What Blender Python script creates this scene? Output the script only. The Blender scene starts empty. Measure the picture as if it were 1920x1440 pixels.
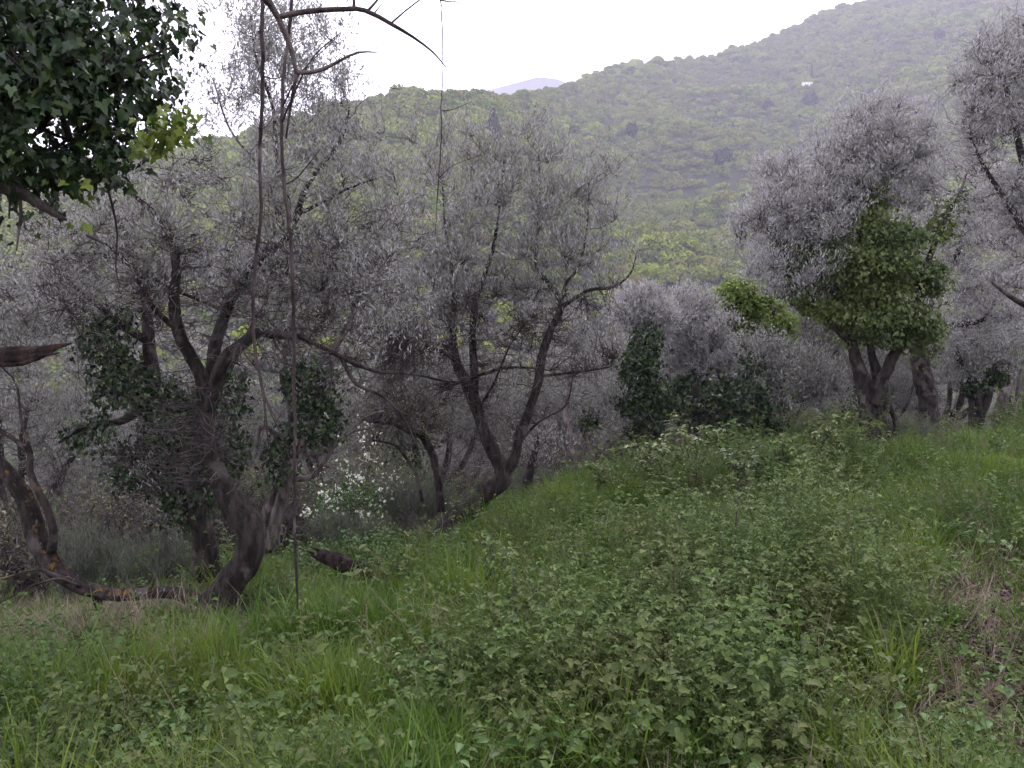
import bpy, math, random
import numpy as np
from mathutils import Vector
R = math.radians
rng = np.random.default_rng(7)
random.seed(7)
scene = bpy.context.scene
COL = scene.collection

# ------------------------------------------------------------------ camera, sky, sun, exposure
EYE = 1.6
F = 1500.0                                  # focal length in photo pixels (1920 wide)
cam_d = bpy.data.cameras.new('camera'); cam = bpy.data.objects.new('camera', cam_d); COL.objects.link(cam)
cam_d.sensor_width = 36; cam_d.lens = F/1920*36; cam_d.clip_start = 0.05; cam_d.clip_end = 9000
cam.location = (0, 0, EYE); cam.rotation_euler = (R(90), 0, 0)
scene.camera = cam
SUN_EL, SUN_AZ = 52, 18                     # the glow is ahead, a little to the right of the view axis
w = bpy.data.worlds.new('World'); scene.world = w; w.use_nodes = True
nt = w.node_tree; nt.nodes.clear()
out = nt.nodes.new('ShaderNodeOutputWorld'); bg = nt.nodes.new('ShaderNodeBackground')
sky = nt.nodes.new('ShaderNodeTexSky'); sky.sky_type = 'NISHITA'; sky.sun_disc = False
sky.sun_elevation = R(SUN_EL); sky.sun_rotation = R(SUN_AZ); sky.dust_density = 4; sky.air_density = 1.0
mx = nt.nodes.new('ShaderNodeMixRGB'); mx.inputs[0].default_value = 0.86        # overcast veil over the blue
mx.inputs[2].default_value = (12.6, 12.1, 13.6, 1)
nt.links.new(sky.outputs[0], mx.inputs[1]); nt.links.new(mx.outputs[0], bg.inputs[0])
bg.inputs[1].default_value = 0.12; nt.links.new(bg.outputs[0], out.inputs[0])
sd = bpy.data.lights.new('sun', 'SUN'); sd.energy = 1.5; sd.angle = R(18); sd.color = (1, 0.95, 0.86)
sun = bpy.data.objects.new('sun', sd); COL.objects.link(sun)
a, e = R(SUN_AZ), R(SUN_EL)
sun.rotation_euler = (-Vector((math.sin(a)*math.cos(e), math.cos(a)*math.cos(e), math.sin(e)))).to_track_quat('-Z', 'Y').to_euler()
scene.view_settings.view_transform = 'Standard'; scene.view_settings.look = 'None'
scene.view_settings.exposure = 1.02; scene.view_settings.gamma = 1
scene.render.engine = 'CYCLES'
scene.cycles.max_bounces = 6; scene.cycles.diffuse_bounces = 3; scene.cycles.transmission_bounces = 3
scene.cycles.volume_bounces = 1; scene.cycles.glossy_bounces = 2

# ------------------------------------------------------------------ maths helpers
def P(px, py, Y):                           # photo pixel + distance -> world point
    return np.array([Y*(px-960)/F, Y, EYE + Y*(720-py)/F])
def unit(v): return v/np.maximum(np.linalg.norm(v, axis=-1, keepdims=True), 1e-9)
def vnoise(x, y, scale, seed=0):
    r = np.random.default_rng(seed); g = r.random((64, 64))
    u = np.asarray(x)/scale + 1000; v = np.asarray(y)/scale + 1000
    i = np.floor(u).astype(int); j = np.floor(v).astype(int); fu = u-i; fv = v-j
    fu = fu*fu*(3-2*fu); fv = fv*fv*(3-2*fv); i0 = i % 64; j0 = j % 64; i1 = (i+1) % 64; j1 = (j+1) % 64
    return (g[i0, j0]*(1-fu)+g[i1, j0]*fu)*(1-fv)+(g[i0, j1]*(1-fu)+g[i1, j1]*fu)*fv
# near ground: thin-plate surface through surveyed spots (X, Y, z below the eye)
CP = []
for px, py, Y in [(0,1440,3.7),(960,1440,3.2),(1920,1440,3.0),(400,1150,6.2),(0,1165,8.2),(200,1150,7.4),(640,1120,7),(850,1000,9),
                  (1050,930,10.3),(1200,890,11),(1400,860,11.5),(1640,845,12),(1900,835,13),(1500,1000,7.5),(1800,1000,6.5),(1850,1150,4.6),(1200,1100,5.9)]:
    CP.append((Y*(px-960)/F, Y, Y*(720-py)/F))
CP += [(-6,14,-3.6),(0,14,-2.7),(4,16,-1.9),(10,18,-1.3),(-9,22,-6.0),(0,22,-5.2),(10,24,-3.2),(-14,32,-9),(0,32,-8.5),(16,32,-6.5),
       (-12,6,-3.2),(14,6,-0.5),(0,-4,-1.45),(-10,-4,-2.6),(10,-4,-0.7),(-20,14,-5),(24,16,-1)]
CP = np.array(CP)
def _U(r2): return 0.5*r2*np.log(r2+1e-9)
_n = len(CP); _K = _U(((CP[:, None, :2]-CP[None, :, :2])**2).sum(-1)) + np.eye(_n)*0.02
_Pm = np.c_[np.ones(_n), CP[:, :2]]; _A = np.zeros((_n+3, _n+3)); _A[:_n, :_n] = _K; _A[:_n, _n:] = _Pm; _A[_n:, :_n] = _Pm.T
_W = np.linalg.solve(_A, np.r_[CP[:, 2], 0, 0, 0])
def G(x, y):
    x = np.asarray(x, float); y = np.asarray(y, float); sh = x.shape; xf = x.ravel(); yf = y.ravel()
    xc = np.clip(xf, -24, 26); yc = np.clip(yf, -6, 34)
    z = np.zeros_like(xf)
    for s in range(0, len(xf), 20000):
        q = np.c_[xc[s:s+20000], yc[s:s+20000]]
        z[s:s+20000] = _U(((q[:, None]-CP[None, :, :2])**2).sum(-1)) @ _W[:_n] + _W[_n] + q @ _W[_n+1:]
    t = np.clip((yf-26)/14, 0, 1); t = t*t*(3-2*t)
    far = -8 - (np.maximum(yf, 26)-30)*0.20
    z = z*(1-t) + far*t
    z += 0.09*(vnoise(xf, yf, 0.9, 3)-.5) + 0.05*(vnoise(xf, yf, 0.3, 4)-.5)
    return (z + EYE).reshape(sh)
def g1(x, y): return float(G(np.array([x]), np.array([y]))[0])

# ------------------------------------------------------------------ mesh helpers
def mesh(name, V, faces_list, mat, parent=None, loc=None, smooth=False, link=True):
    """faces_list: list of (n,k) int arrays"""
    V = np.asarray(V, np.float32)
    if loc is not None: V = V - np.asarray(loc, np.float32)
    me = bpy.data.meshes.new(name)
    me.vertices.add(len(V)); me.vertices.foreach_set('co', V.ravel())
    lv = np.concatenate([f.ravel() for f in faces_list]).astype(np.int32)
    ln = np.concatenate([np.full(len(f), f.shape[1], np.int32) for f in faces_list])
    st = np.concatenate([[0], np.cumsum(ln)[:-1]]).astype(np.int32)
    me.loops.add(len(lv)); me.loops.foreach_set('vertex_index', lv)
    me.polygons.add(len(ln)); me.polygons.foreach_set('loop_start', st); me.polygons.foreach_set('loop_total', ln)
    if smooth: me.polygons.foreach_set('use_smooth', np.ones(len(ln), bool))
    me.update(calc_edges=True)
    me.materials.append(mat)
    o = bpy.data.objects.new(name, me)
    if link: COL.objects.link(o)
    if parent is not None: o.parent = parent
    return o
class MB:                                   # collects geometry for ONE object
    def __init__(s): s.V = []; s.F = {}; s.n = 0
    def add(s, V, Fa):
        V = V.reshape(-1, 3); s.V.append(V); Fa = np.asarray(Fa)+s.n; s.F.setdefault(Fa.shape[1], []).append(Fa); s.n += len(V)
    def build(s, name, mat, parent=None, loc=None, smooth=False, link=True):
        return mesh(name, np.concatenate(s.V), [np.concatenate(f) for f in s.F.values()], mat, parent, loc, smooth, link)
def tubes(mb, Pn, Rn, sides=4, rough=0.0, r=rng, cap=True):
    """Pn (N,K,3) centre lines, Rn (N,K) radii"""
    N, K, _ = Pn.shape
    T = np.empty_like(Pn); T[:, 1:-1] = Pn[:, 2:]-Pn[:, :-2]; T[:, 0] = Pn[:, 1]-Pn[:, 0]; T[:, -1] = Pn[:, -1]-Pn[:, -2]; T = unit(T)
    ref = np.tile(np.array([0.31, 0.87, 0.38]), (N, 1)); bad = np.abs((T[:, 0]*ref).sum(-1)) > .9; ref[bad] = (1, 0, 0)
    A = np.empty_like(Pn); a0 = ref
    for k in range(K):                      # transported frame
        a0 = unit(a0 - (a0*T[:, k]).sum(-1, keepdims=True)*T[:, k]); A[:, k] = a0
    B = np.cross(T, A); th = np.arange(sides)*2*math.pi/sides
    rad = Rn[:, :, None]*np.ones(sides)
    if rough > 0:
        ph = r.random((N, 1, 3))*6.28; kk = np.arange(K)[None, :, None]
        lob = .5*np.sin(2*th+ph[:, :, :1]+kk*.11)+.4*np.sin(3*th+ph[:, :, 1:2]-kk*.17)+.5*np.sin(6*th+ph[:, :, 2:3]+kk*.13)+.25*np.sin(ph[:, :, 1:2]+kk*.37)+.45*np.abs(np.sin(4.5*th+ph[:, :, :1]+kk*.05))-.3
        rad = rad*(1+rough*(lob + (r.random((N, K, sides))-.5)*.5))
    V = Pn[:, :, None]+rad[..., None]*(A[:, :, None]*np.cos(th)[None, None, :, None]+B[:, :, None]*np.sin(th)[None, None, :, None])
    idx = np.arange(N*K*sides).reshape(N, K, sides); nx = np.roll(idx, -1, axis=2)
    Fq = np.stack([idx[:, :-1], nx[:, :-1], nx[:, 1:], idx[:, 1:]], -1).reshape(-1, 4)
    base = mb.n; mb.add(V, Fq)
    if cap and sides >= 3:
        mb.F.setdefault(sides, []).append(idx[:, -1]+base); mb.F[sides].append(idx[:, 0][:, ::-1]+base)
def spline(pts, step=0.05):                 # Catmull-Rom through (x,y,z,r)
    p = np.array(pts, float); p = np.vstack([2*p[0]-p[1], p, 2*p[-1]-p[-2]]); o = []
    for i in range(1, len(p)-2):
        n = max(2, int(np.linalg.norm(p[i+1, :3]-p[i, :3])/step)); t = np.linspace(0, 1, n, endpoint=False)[:, None]
        o.append(.5*((2*p[i])+(-p[i-1]+p[i+1])*t+(2*p[i-1]-5*p[i]+4*p[i+1]-p[i+2])*t*t+(-p[i-1]+3*p[i]-3*p[i+1]+p[i+2])*t**3))
    o.append(p[-2][None]); o = np.vstack(o); o[:, 3] = np.maximum(o[:, 3], .0012)
    return o
def pxl(pts, Y0=None, r0=None):             # traced limb: (px,py,Y,r) -> world
    res = []; Y = Y0; rr = r0
    for q in pts:
        if len(q) > 2 and q[2] is not None: Y = q[2]
        if len(q) > 3: rr = q[3]
        res.append(np.r_[P(q[0], q[1], Y), rr])
    return res
# leaf templates: (length, width, fold) coordinates + faces
def tmpl(o, tri): return np.array(o, float), np.array(tri)
OLIVE = tmpl([(0,0,0),(.45,.5,.12),(1,0,-.05),(.45,-.5,.12)], [(0,1,2),(0,2,3)])
OVATE = tmpl([(0,0,0),(.22,.42,.08),(.6,.40,.1),(1,0,-.12),(.6,-.40,.1),(.22,-.42,.08),(.5,0,-.02)], [(0,6,1),(1,6,2),(2,6,3),(3,6,4),(4,6,5),(5,6,0)])
IVY = tmpl([(.12,0,0),(0,.04,0),(-.16,.24,.04),(-.06,.42,.05),(.13,.40,.04),(.30,.54,.08),(.42,.38,.05),(.50,.24,.03),(.78,.17,-.03),(1,0,-.12),(.78,-.17,-.03),(.50,-.24,.03),(.42,-.38,.05),(.30,-.54,.08),(.13,-.40,.04),(-.06,-.42,.05),(-.16,-.24,.04),(0,-.04,0)],
           [(0,i,i+1) for i in range(1,17)])
def leaves(mb, pos, d, nrm, L, W, T):
    d = unit(d); s = unit(np.cross(nrm, d)); n = np.cross(d, s); tv, tf = T
    V = pos[:, None]+tv[None, :, :1]*L[:, None, None]*d[:, None]+tv[None, :, 1:2]*W[:, None, None]*s[:, None]+tv[None, :, 2:]*W[:, None, None]*n[:, None]*2
    Fa = (np.arange(len(pos))*len(tv))[:, None, None]+tf[None]
    mb.add(V, Fa.reshape(-1, tf.shape[1]))
def rnd_dir(n, r=rng): return unit(r.normal(size=(n, 3)))

# ------------------------------------------------------------------ materials
def newmat(name):
    m = bpy.data.materials.new(name); m.use_nodes = True; n = m.node_tree; n.nodes.clear()
    return m, n, n.nodes.new('ShaderNodeOutputMaterial')
def ramp(n, cols, interp='LINEAR'):
    r = n.nodes.new('ShaderNodeValToRGB'); r.color_ramp.interpolation = interp; el = r.color_ramp.elements
    while len(el) < len(cols): el.new(.5)
    for x, (p, c) in zip(el, cols): x.position = p; x.color = (*c, 1)
    return r
def noise(n, scale, detail=3, coord=None, stretch=None, rough=.5):
    t = n.nodes.new('ShaderNodeTexNoise'); t.inputs['Scale'].default_value = scale; t.inputs['Detail'].default_value = detail; t.inputs['Roughness'].default_value = rough
    if coord is not None:
        if stretch:
            mp = n.nodes.new('ShaderNodeMapping'); mp.inputs['Scale'].default_value = stretch; n.links.new(coord, mp.inputs[0]); coord = mp.outputs[0]
        n.links.new(coord, t.inputs[0])
    return t
def mixc(n, f, a, b, mode='MIX'):
    m = n.nodes.new('ShaderNodeMixRGB'); m.blend_type = mode
    for i, v in enumerate((f, a, b)):
        if isinstance(v, (int, float)): m.inputs[i].default_value = v
        elif isinstance(v, tuple): m.inputs[i].default_value = (*v, 1)
        else: n.links.new(v, m.inputs[i])
    return m.outputs[0]
def leafmat(name, cols, back=None, rough=.5, trans=.3, spec=.35, patch=None):
    m, n, out = newmat(name); geo = n.nodes.new('ShaderNodeNewGeometry')
    r = ramp(n, [(i/(len(cols)-1), c) for i, c in enumerate(cols)]); n.links.new(geo.outputs['Random Per Island'], r.inputs[0]); c = r.outputs[0]
    if patch:
        ns = noise(n, patch[0], 2, geo.outputs['Position']); rr = ramp(n, [(.40, (0,0,0)), (.62, (1,1,1))]); n.links.new(ns.outputs[0], rr.inputs[0])
        c = mixc(n, rr.outputs[0], c, mixc(n, .65, c, patch[1]))
    if back: c = mixc(n, geo.outputs['Backfacing'], c, back)
    p = n.nodes.new('ShaderNodeBsdfPrincipled'); n.links.new(c, p.inputs['Base Color']); p.inputs['Roughness'].default_value = rough
    p.inputs['Specular IOR Level'].default_value = spec
    t = n.nodes.new('ShaderNodeBsdfTranslucent'); n.links.new(c, t.inputs[0])
    ms = n.nodes.new('ShaderNodeMixShader'); ms.inputs[0].default_value = trans
    n.links.new(p.outputs[0], ms.inputs[1]); n.links.new(t.outputs[0], ms.inputs[2]); n.links.new(ms.outputs[0], out.inputs[0])
    return m
def barkmat(name, dark, light, moss=None, lichen=None, scale=14):
    m, n, out = newmat(name); tc = n.nodes.new('ShaderNodeTexCoord'); co = tc.outputs['Object']
    a = noise(n, scale, 6, co, (1, 1, .35), .65); r = ramp(n, [(.40, dark), (.62, light)]); n.links.new(a.outputs[0], r.inputs[0]); c = r.outputs[0]
    b = noise(n, 5, 4, co); r2 = ramp(n, [(.56, (0,0,0)), (.64, (1,1,1))]); n.links.new(b.outputs[0], r2.inputs[0])
    pale = tuple(min(1, x*2.1+.03) for x in light); c = mixc(n, mixc(n, .5, (0,0,0), r2.outputs[0]), c, pale)
    if moss:
        b2 = noise(n, 3.1, 4, co, (1,1,.7)); r3 = ramp(n, [(.48, (0,0,0)), (.6, (.8,.8,.8))]); n.links.new(b2.outputs[0], r3.inputs[0]); c = mixc(n, r3.outputs[0], c, moss)
    if lichen:                              # orange crust and white crust, on the upper side of the trunk
        geo = n.nodes.new('ShaderNodeNewGeometry'); sx = n.nodes.new('ShaderNodeSeparateXYZ'); n.links.new(geo.outputs['Normal'], sx.inputs[0])
        up = ramp(n, [(.0, (0,0,0)), (.35, (1,1,1))]); n.links.new(sx.outputs[2], up.inputs[0])
        for sc, lo, cc in ((9, .56, lichen), (11.3, .60, (.17,.17,.18))):
            q = noise(n, sc, 3, co, (1.0+sc*.03, 1, 1), .75); rq = ramp(n, [(lo, (0,0,0)), (lo+.09, (1,1,1))]); n.links.new(q.outputs[0], rq.inputs[0])
            f = mixc(n, 1.0, rq.outputs[0], up.outputs[0], 'MULTIPLY'); c = mixc(n, f, c, cc)
    p = n.nodes.new('ShaderNodeBsdfPrincipled'); n.links.new(c, p.inputs['Base Color']); p.inputs['Roughness'].default_value = .9; p.inputs['Specular IOR Level'].default_value = .2
    bp = n.nodes.new('ShaderNodeBump'); bp.inputs['Strength'].default_value = .9; bp.inputs['Distance'].default_value = .06
    n.links.new(a.outputs[0], bp.inputs['Height']); n.links.new(bp.outputs[0], p.inputs['Normal']); n.links.new(p.outputs[0], out.inputs[0])
    return m
M = {}
M['olive'] = leafmat('olive_leaf', [(.10,.105,.075),(.165,.168,.14),(.13,.135,.105),(.21,.208,.19)], (.275,.27,.275), .5, .28, .4)
M['olive_pale'] = leafmat('olive_leaf_pale', [(.20,.20,.175),(.26,.255,.245),(.23,.23,.21),(.31,.30,.30)], (.36,.345,.365), .5, .3, .4)
M['ivy'] = leafmat('ivy_leaf', [(.007,.015,.007),(.014,.031,.011),(.010,.022,.009),(.024,.046,.014),(.05,.08,.02)], None, .42, .16, .3)
M['ivy_light'] = leafmat('ivy_leaf_young', [(.022,.042,.015),(.05,.085,.022),(.035,.06,.018),(.10,.135,.03)], None, .42, .22, .3, (.9, (.10,.125,.028)))
M['lime'] = leafmat('young_lime_leaf', [(.05,.09,.02),(.17,.23,.04),(.10,.15,.03),(.14,.20,.04)], None, .45, .45, .4)
M['olive_dim'] = leafmat('olive_leaf_dim', [(.07,.075,.05),(.115,.12,.095),(.09,.095,.07),(.15,.15,.135)], (.19,.19,.19), .55, .28, .3)
M['ivy_young'] = leafmat('ivy_leaf_fresh', [(.04,.07,.012),(.12,.165,.025),(.07,.11,.018),(.17,.21,.035)], None, .45, .4, .3)
M['nettle'] = leafmat('nettle_leaf', [(.025,.06,.012),(.055,.115,.022),(.04,.09,.018),(.085,.145,.03)], None, .5, .25, .35)
M['bramble'] = leafmat('bramble_leaf', [(.025,.048,.012),(.062,.11,.024),(.045,.08,.018),(.12,.17,.038),(.05,.09,.02)], (.095,.14,.05), .6, .3, .2, (1.6, (.08,.085,.03)))
M['grass'] = leafmat('grass_blade', [(.03,.065,.008),(.065,.135,.014),(.045,.095,.011),(.11,.185,.022)], None, .5, .42, .22, (.9, (.15,.20,.03)))
M['dry'] = leafmat('dry_grass', [(.13,.10,.075),(.22,.175,.14),(.17,.135,.10),(.30,.25,.21)], None, .8, .15, .2)
M['litter'] = leafmat('dead_leaf', [(.05,.034,.026),(.13,.092,.072),(.085,.058,.045),(.24,.19,.165)], None, .8, .1, .2)
M['broom'] = leafmat('broom_stem', [(.07,.085,.06),(.12,.135,.10),(.09,.105,.075),(.15,.16,.13)], None, .7, .1, .2)
M['blossom'] = leafmat('white_blossom', [(.5,.52,.42),(.72,.72,.66),(.62,.62,.55)], None, .7, .3, .2)
M['shrub'] = leafmat('shrub_leaf', [(.06,.065,.03),(.11,.12,.05),(.16,.16,.07),(.11,.08,.055)], (.14,.145,.10), .5, .25, .3)
M['bark'] = barkmat('olive_bark', (.006,.005,.0045), (.038,.030,.028))
M['bark_moss'] = barkmat('mossy_bark', (.022,.018,.015), (.095,.08,.07), moss=(.045,.055,.02))
M['bark_lichen'] = barkmat('lichen_bark', (.008,.006,.006), (.040,.031,.029), lichen=(.13,.075,.02))
M['bark_pale'] = barkmat('grey_bark', (.035,.028,.026), (.13,.11,.105))
M['twig'] = barkmat('twig_bark', (.022,.017,.018), (.095,.078,.08))
M['vine'] = barkmat('vine_bark', (.014,.010,.011), (.058,.044,.043))
M['wood'] = barkmat('splintered_wood', (.006,.004,.004), (.036,.022,.021), scale=22)

# ------------------------------------------------------------------ object helpers
def tag(o, label=None, cat=None, group=None, kind=None):
    if label: o['label'] = label
    if cat: o['category'] = cat
    if group: o['group'] = group
    if kind: o['kind'] = kind
    return o
def empty(name, loc, label, cat, group=None, rz=0):
    o = bpy.data.objects.new(name, None); COL.objects.link(o); o.location = tuple(loc); o.rotation_euler = (0, 0, rz); o.empty_display_size = .2
    return tag(o, label, cat, group)
def copy_thing(src, name, loc, rz, sc, label, cat, group=None):
    c = src.copy(); c.name = name; COL.objects.link(c); c.location = tuple(loc); c.rotation_euler = (0, 0, rz); c.scale = (sc,)*3
    for k in ('group',):
        if k in c: del c[k]
    tag(c, label, cat, group)
    for ch in src.children:
        d = ch.copy(); d.name = ch.name.split('.')[0]; COL.objects.link(d); d.parent = c
        for gc in ch.children:
            q = gc.copy(); COL.objects.link(q); q.parent = d
    return c
def ell(px, py, Y, rx, ry, rd=None):        # crown lobe given in photo pixels at its own distance
    c = P(px, py, Y); return (c, np.array([rx*Y/F, (rd if rd is not None else (rx+ry)/2*Y/F), ry*Y/F]))
def sample_lobes(lobes, n, r, shell=0.0):
    vol = np.array([l[1].prod() for l in lobes]); k = r.choice(len(lobes), n, p=vol/vol.sum())
    C = np.array([l[0] for l in lobes])[k]; S = np.array([l[1] for l in lobes])[k]
    return C + rnd_dir(n, r)*(r.random((n, 1))**(1/3.)*(1-shell)+shell)*(.8+.28*np.minimum(2.2, r.exponential(size=(n, 1))))*S
def nearest(Q, S, pen=0.35):
    idx = np.empty(len(Q), int); dd = np.empty(len(Q))
    for s in range(0, len(Q), 1500):
        D = np.sqrt(((Q[s:s+1500, None]-S[None])**2).sum(-1)); cst = D + pen*np.maximum(0, S[None, :, 2]-Q[s:s+1500, None, 2]+.05)
        i = cst.argmin(1); idx[s:s+1500] = i; dd[s:s+1500] = D[np.arange(len(i)), i]
    return idx, dd
def curve_between(A, B, K, r, bow=.15, jit=.05):
    t = np.linspace(0, 1, K)[None, :, None]; L = np.linalg.norm(B-A, axis=-1)[:, None, None]
    off = rnd_dir(len(A), r)[:, None]*bow*L; off[..., 2] = np.abs(off[..., 2])*-.6
    c = A[:, None]*(1-t)+B[:, None]*t + off*np.sin(np.pi*t) + r.normal(size=(len(A), K, 3))*jit*L*np.sin(np.pi*t)
    return c
def tree(name, base, label, limbs, lobes, cat='tree', group=None, n1=70, n2=900, nl=20, leaf=.05, lw=.0115, T=OLIVE, lm='olive', bark='bark', tw='twig',
         seed=1, ivy=None, ivy_n=4000, ivy_leaf=.06, ivy_mat='ivy', sides=24, thin=1.0, n3=0, lobes3=None, tipup=.5, up=.3, gap=.0, maxtw=.9, ivy_gap=.36, twr=.0035, crown_name='crown'):
    r = np.random.default_rng(seed); base = np.array(base, float)
    root = empty(name, base, label, cat, group)
    mb = MB(); S = []; SR = []
    for lb in limbs:
        q = spline(lb, .045); jn = np.cumsum(r.normal(size=(len(q), 3)), 0); jn -= np.linspace(0, 1, len(q))[:, None]*jn[-1]; q[1:-1, :3] += (jn*.045*q[:, 3:4])[1:-1]
        q[:, 3] *= thin; tubes(mb, q[None, :, :3], q[None, :, 3], sides if q[:, 3].max() > .03 else 8, .16 if q[:, 3].max() > .03 else .08, r)
        S.append(q[::2, :3]); SR.append(q[::2, 3])
    mb.build('trunk', M[bark], root, base, True)
    trunkS = np.vstack(S); S = np.vstack(S); SR = np.concatenate(SR)
    if lobes:
        tg = sample_lobes(lobes, n1, r); ok = SR < .09; S0 = S[ok] if ok.sum() > 5 else S; R0 = SR[ok] if ok.sum() > 5 else SR
        d0 = nearest(tg, S0)[1]; tg = tg[np.argsort(d0)]; bp = []; br = []
        for q in tg:
            i, dd = nearest(q[None], S0, .5); A = S0[i]; c = curve_between(A, q[None], 9, r, .13, .035)[0]
            r_s = min(R0[i[0]]*.7, .006+.012*dd[0]); rr = np.linspace(r_s, .003, 9); bp.append(c); br.append(rr)
            S0 = np.vstack([S0, c[2:]]); R0 = np.r_[R0, rr[2:]]
        bm = MB(); tubes(bm, np.array(bp), np.array(br), 5, 0, r, False)
        tq = sample_lobes(lobes, n2, r)
        if gap > 0:                         # clumps and see-through gaps
            nz = vnoise(tq[:, 0]*1.3+tq[:, 1]*.6, tq[:, 2]*1.3+tq[:, 1]*.5, .42, seed); tq = tq[nz > gap]
        i, dd = nearest(tq, S0, .4); A = S0[i]; v = tq-A; L = np.linalg.norm(v, axis=1, keepdims=True)
        B = A+v*np.minimum(1, maxtw/np.maximum(L, 1e-3)); B[:, 2] += up*.15
        C = curve_between(A, B, 6, r, .14, .05); tubes(bm, C, np.linspace(twr, twr*.35, 6)[None]*np.ones((len(C), 1)), 3, 0, r, False)
        # leafy sprigs
        n = len(C)*nl; ti = np.repeat(np.arange(len(C)), nl); t = .25+.75*r.random(n)**.8; k = np.clip((t*5).astype(int), 0, 4); f = t*5-k
        pos = C[ti, k]*(1-f[:, None])+C[ti, k+1]*f[:, None]; td = unit(C[ti, k+1]-C[ti, k])
        pos = pos + r.normal(size=(n, 3))*.035*(leaf/.05); d = td*.7+rnd_dir(n, r)*.8+np.array([0, 0, tipup]); nr = rnd_dir(n, r)
        Ls = leaf*(.6+.7*r.random(n)); lm_b = MB(); leaves(lm_b, pos, d, nr, Ls, Ls*(lw/leaf)*(.8+.5*r.random(n))*2*.5, T)
        if n3:                              # bare inner twigs
            tq = sample_lobes(lobes3 or lobes, n3, r); i, dd = nearest(tq, S0, .2); A = S0[i]; v = tq-A; L = np.linalg.norm(v, axis=1, keepdims=True); B = A+v*np.minimum(1, 1.1/np.maximum(L, 1e-3))
            C = curve_between(A, B, 8, r, .22, .07); tubes(bm, C, np.linspace(twr*2.2, twr*.6, 8)[None]*np.ones((len(C), 1)), 3, 0, r, False)
            f_ = r.integers(3, 7, n3); A = C[np.arange(n3), f_]; C = curve_between(A, A+rnd_dir(n3, r)*.28, 5, r, .2, .05); tubes(bm, C, np.linspace(twr*1.3, twr*.5, 5)[None]*np.ones((len(C), 1)), 3, 0, r, False)
        bm.build('branches', M[tw], root, base)
        lm_b.build(crown_name, M[lm], root, base)
        Sall = S0
    else: Sall = trunkS
    if ivy:
        im = MB(); pts = sample_lobes(ivy, ivy_n*3, r, .25)
        nz = vnoise(pts[:, 0]*1.2+pts[:, 1], pts[:, 2]*1.2-pts[:, 1]*.5, .33, seed+5)
        pts = pts[nz > ivy_gap][:ivy_n]; n = len(pts); d = rnd_dir(n, r)*.8+np.array([0, -.15, -.75]); nr = rnd_dir(n, r)+np.array([0, -.8, .7])
        Ls = ivy_leaf*(.45+.95*r.random(n)); leaves(im, pts, d, nr, Ls, Ls*.95, IVY)
        # woody ivy stems reaching the leaves
        tg = sample_lobes(ivy, 60, r); i, dd = nearest(tg, trunkS, .2); c = curve_between(trunkS[i], tg, 7, r, .15, .05)
        tubes(im, c, np.linspace(.012, .003, 7)[None]*np.ones((len(c), 1)), 4, 0, r, False); k4 = sum(len(f) for kk, ff in im.F.items() if kk == 3 for f in ff); o = im.build('ivy', M[ivy_mat], root, base)
        o.data.materials.append(M['vine']); mi = np.zeros(len(o.data.polygons), np.int32); mi[k4:] = 1; o.data.polygons.foreach_set('material_index', mi)
    return root
def gn_scatter(name, pts, scl, variants, label, cat, kind='stuff', tilt=.15):
    """one 'stuff' object: points that carry copies of a few shapes"""
    col = bpy.data.collections.new(name+'_shapes')
    for v in variants: col.objects.link(v)
    me = bpy.data.meshes.new(name); me.vertices.add(len(pts)); me.vertices.foreach_set('co', np.asarray(pts, np.float32).ravel())
    at = me.attributes.new('scl', 'FLOAT', 'POINT'); at.data.foreach_set('value', np.asarray(scl, np.float32))
    o = bpy.data.objects.new(name, me); COL.objects.link(o); tag(o, label, cat, None, kind)
    g = bpy.data.node_groups.new(name, 'GeometryNodeTree')
    g.interface.new_socket('Geometry', in_out='INPUT', socket_type='NodeSocketGeometry'); g.interface.new_socket('Geometry', in_out='OUTPUT', socket_type='NodeSocketGeometry')
    N = g.nodes.new; gi = N('NodeGroupInput'); go = N('NodeGroupOutput'); iop = N('GeometryNodeInstanceOnPoints'); ci = N('GeometryNodeCollectionInfo')
    ci.inputs['Collection'].default_value = col; ci.inputs['Separate Children'].default_value = True; ci.inputs['Reset Children'].default_value = True
    na = N('GeometryNodeInputNamedAttribute'); na.data_type = 'FLOAT'; na.inputs['Name'].default_value = 'scl'
    rv = N('FunctionNodeRandomValue'); rv.data_type = 'FLOAT_VECTOR'; rv.inputs[0].default_value = (-tilt, -tilt, 0); rv.inputs[1].default_value = (tilt, tilt, 6.283)
    L = g.links.new; L(gi.outputs[0], iop.inputs['Points']); L(ci.outputs[0], iop.inputs['Instance']); iop.inputs['Pick Instance'].default_value = True
    L(rv.outputs[0], iop.inputs['Rotation']); L(na.outputs[0], iop.inputs['Scale']); L(iop.outputs[0], go.inputs[0])
    md = o.modifiers.new('scatter', 'NODES'); md.node_group = g
    return o

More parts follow.
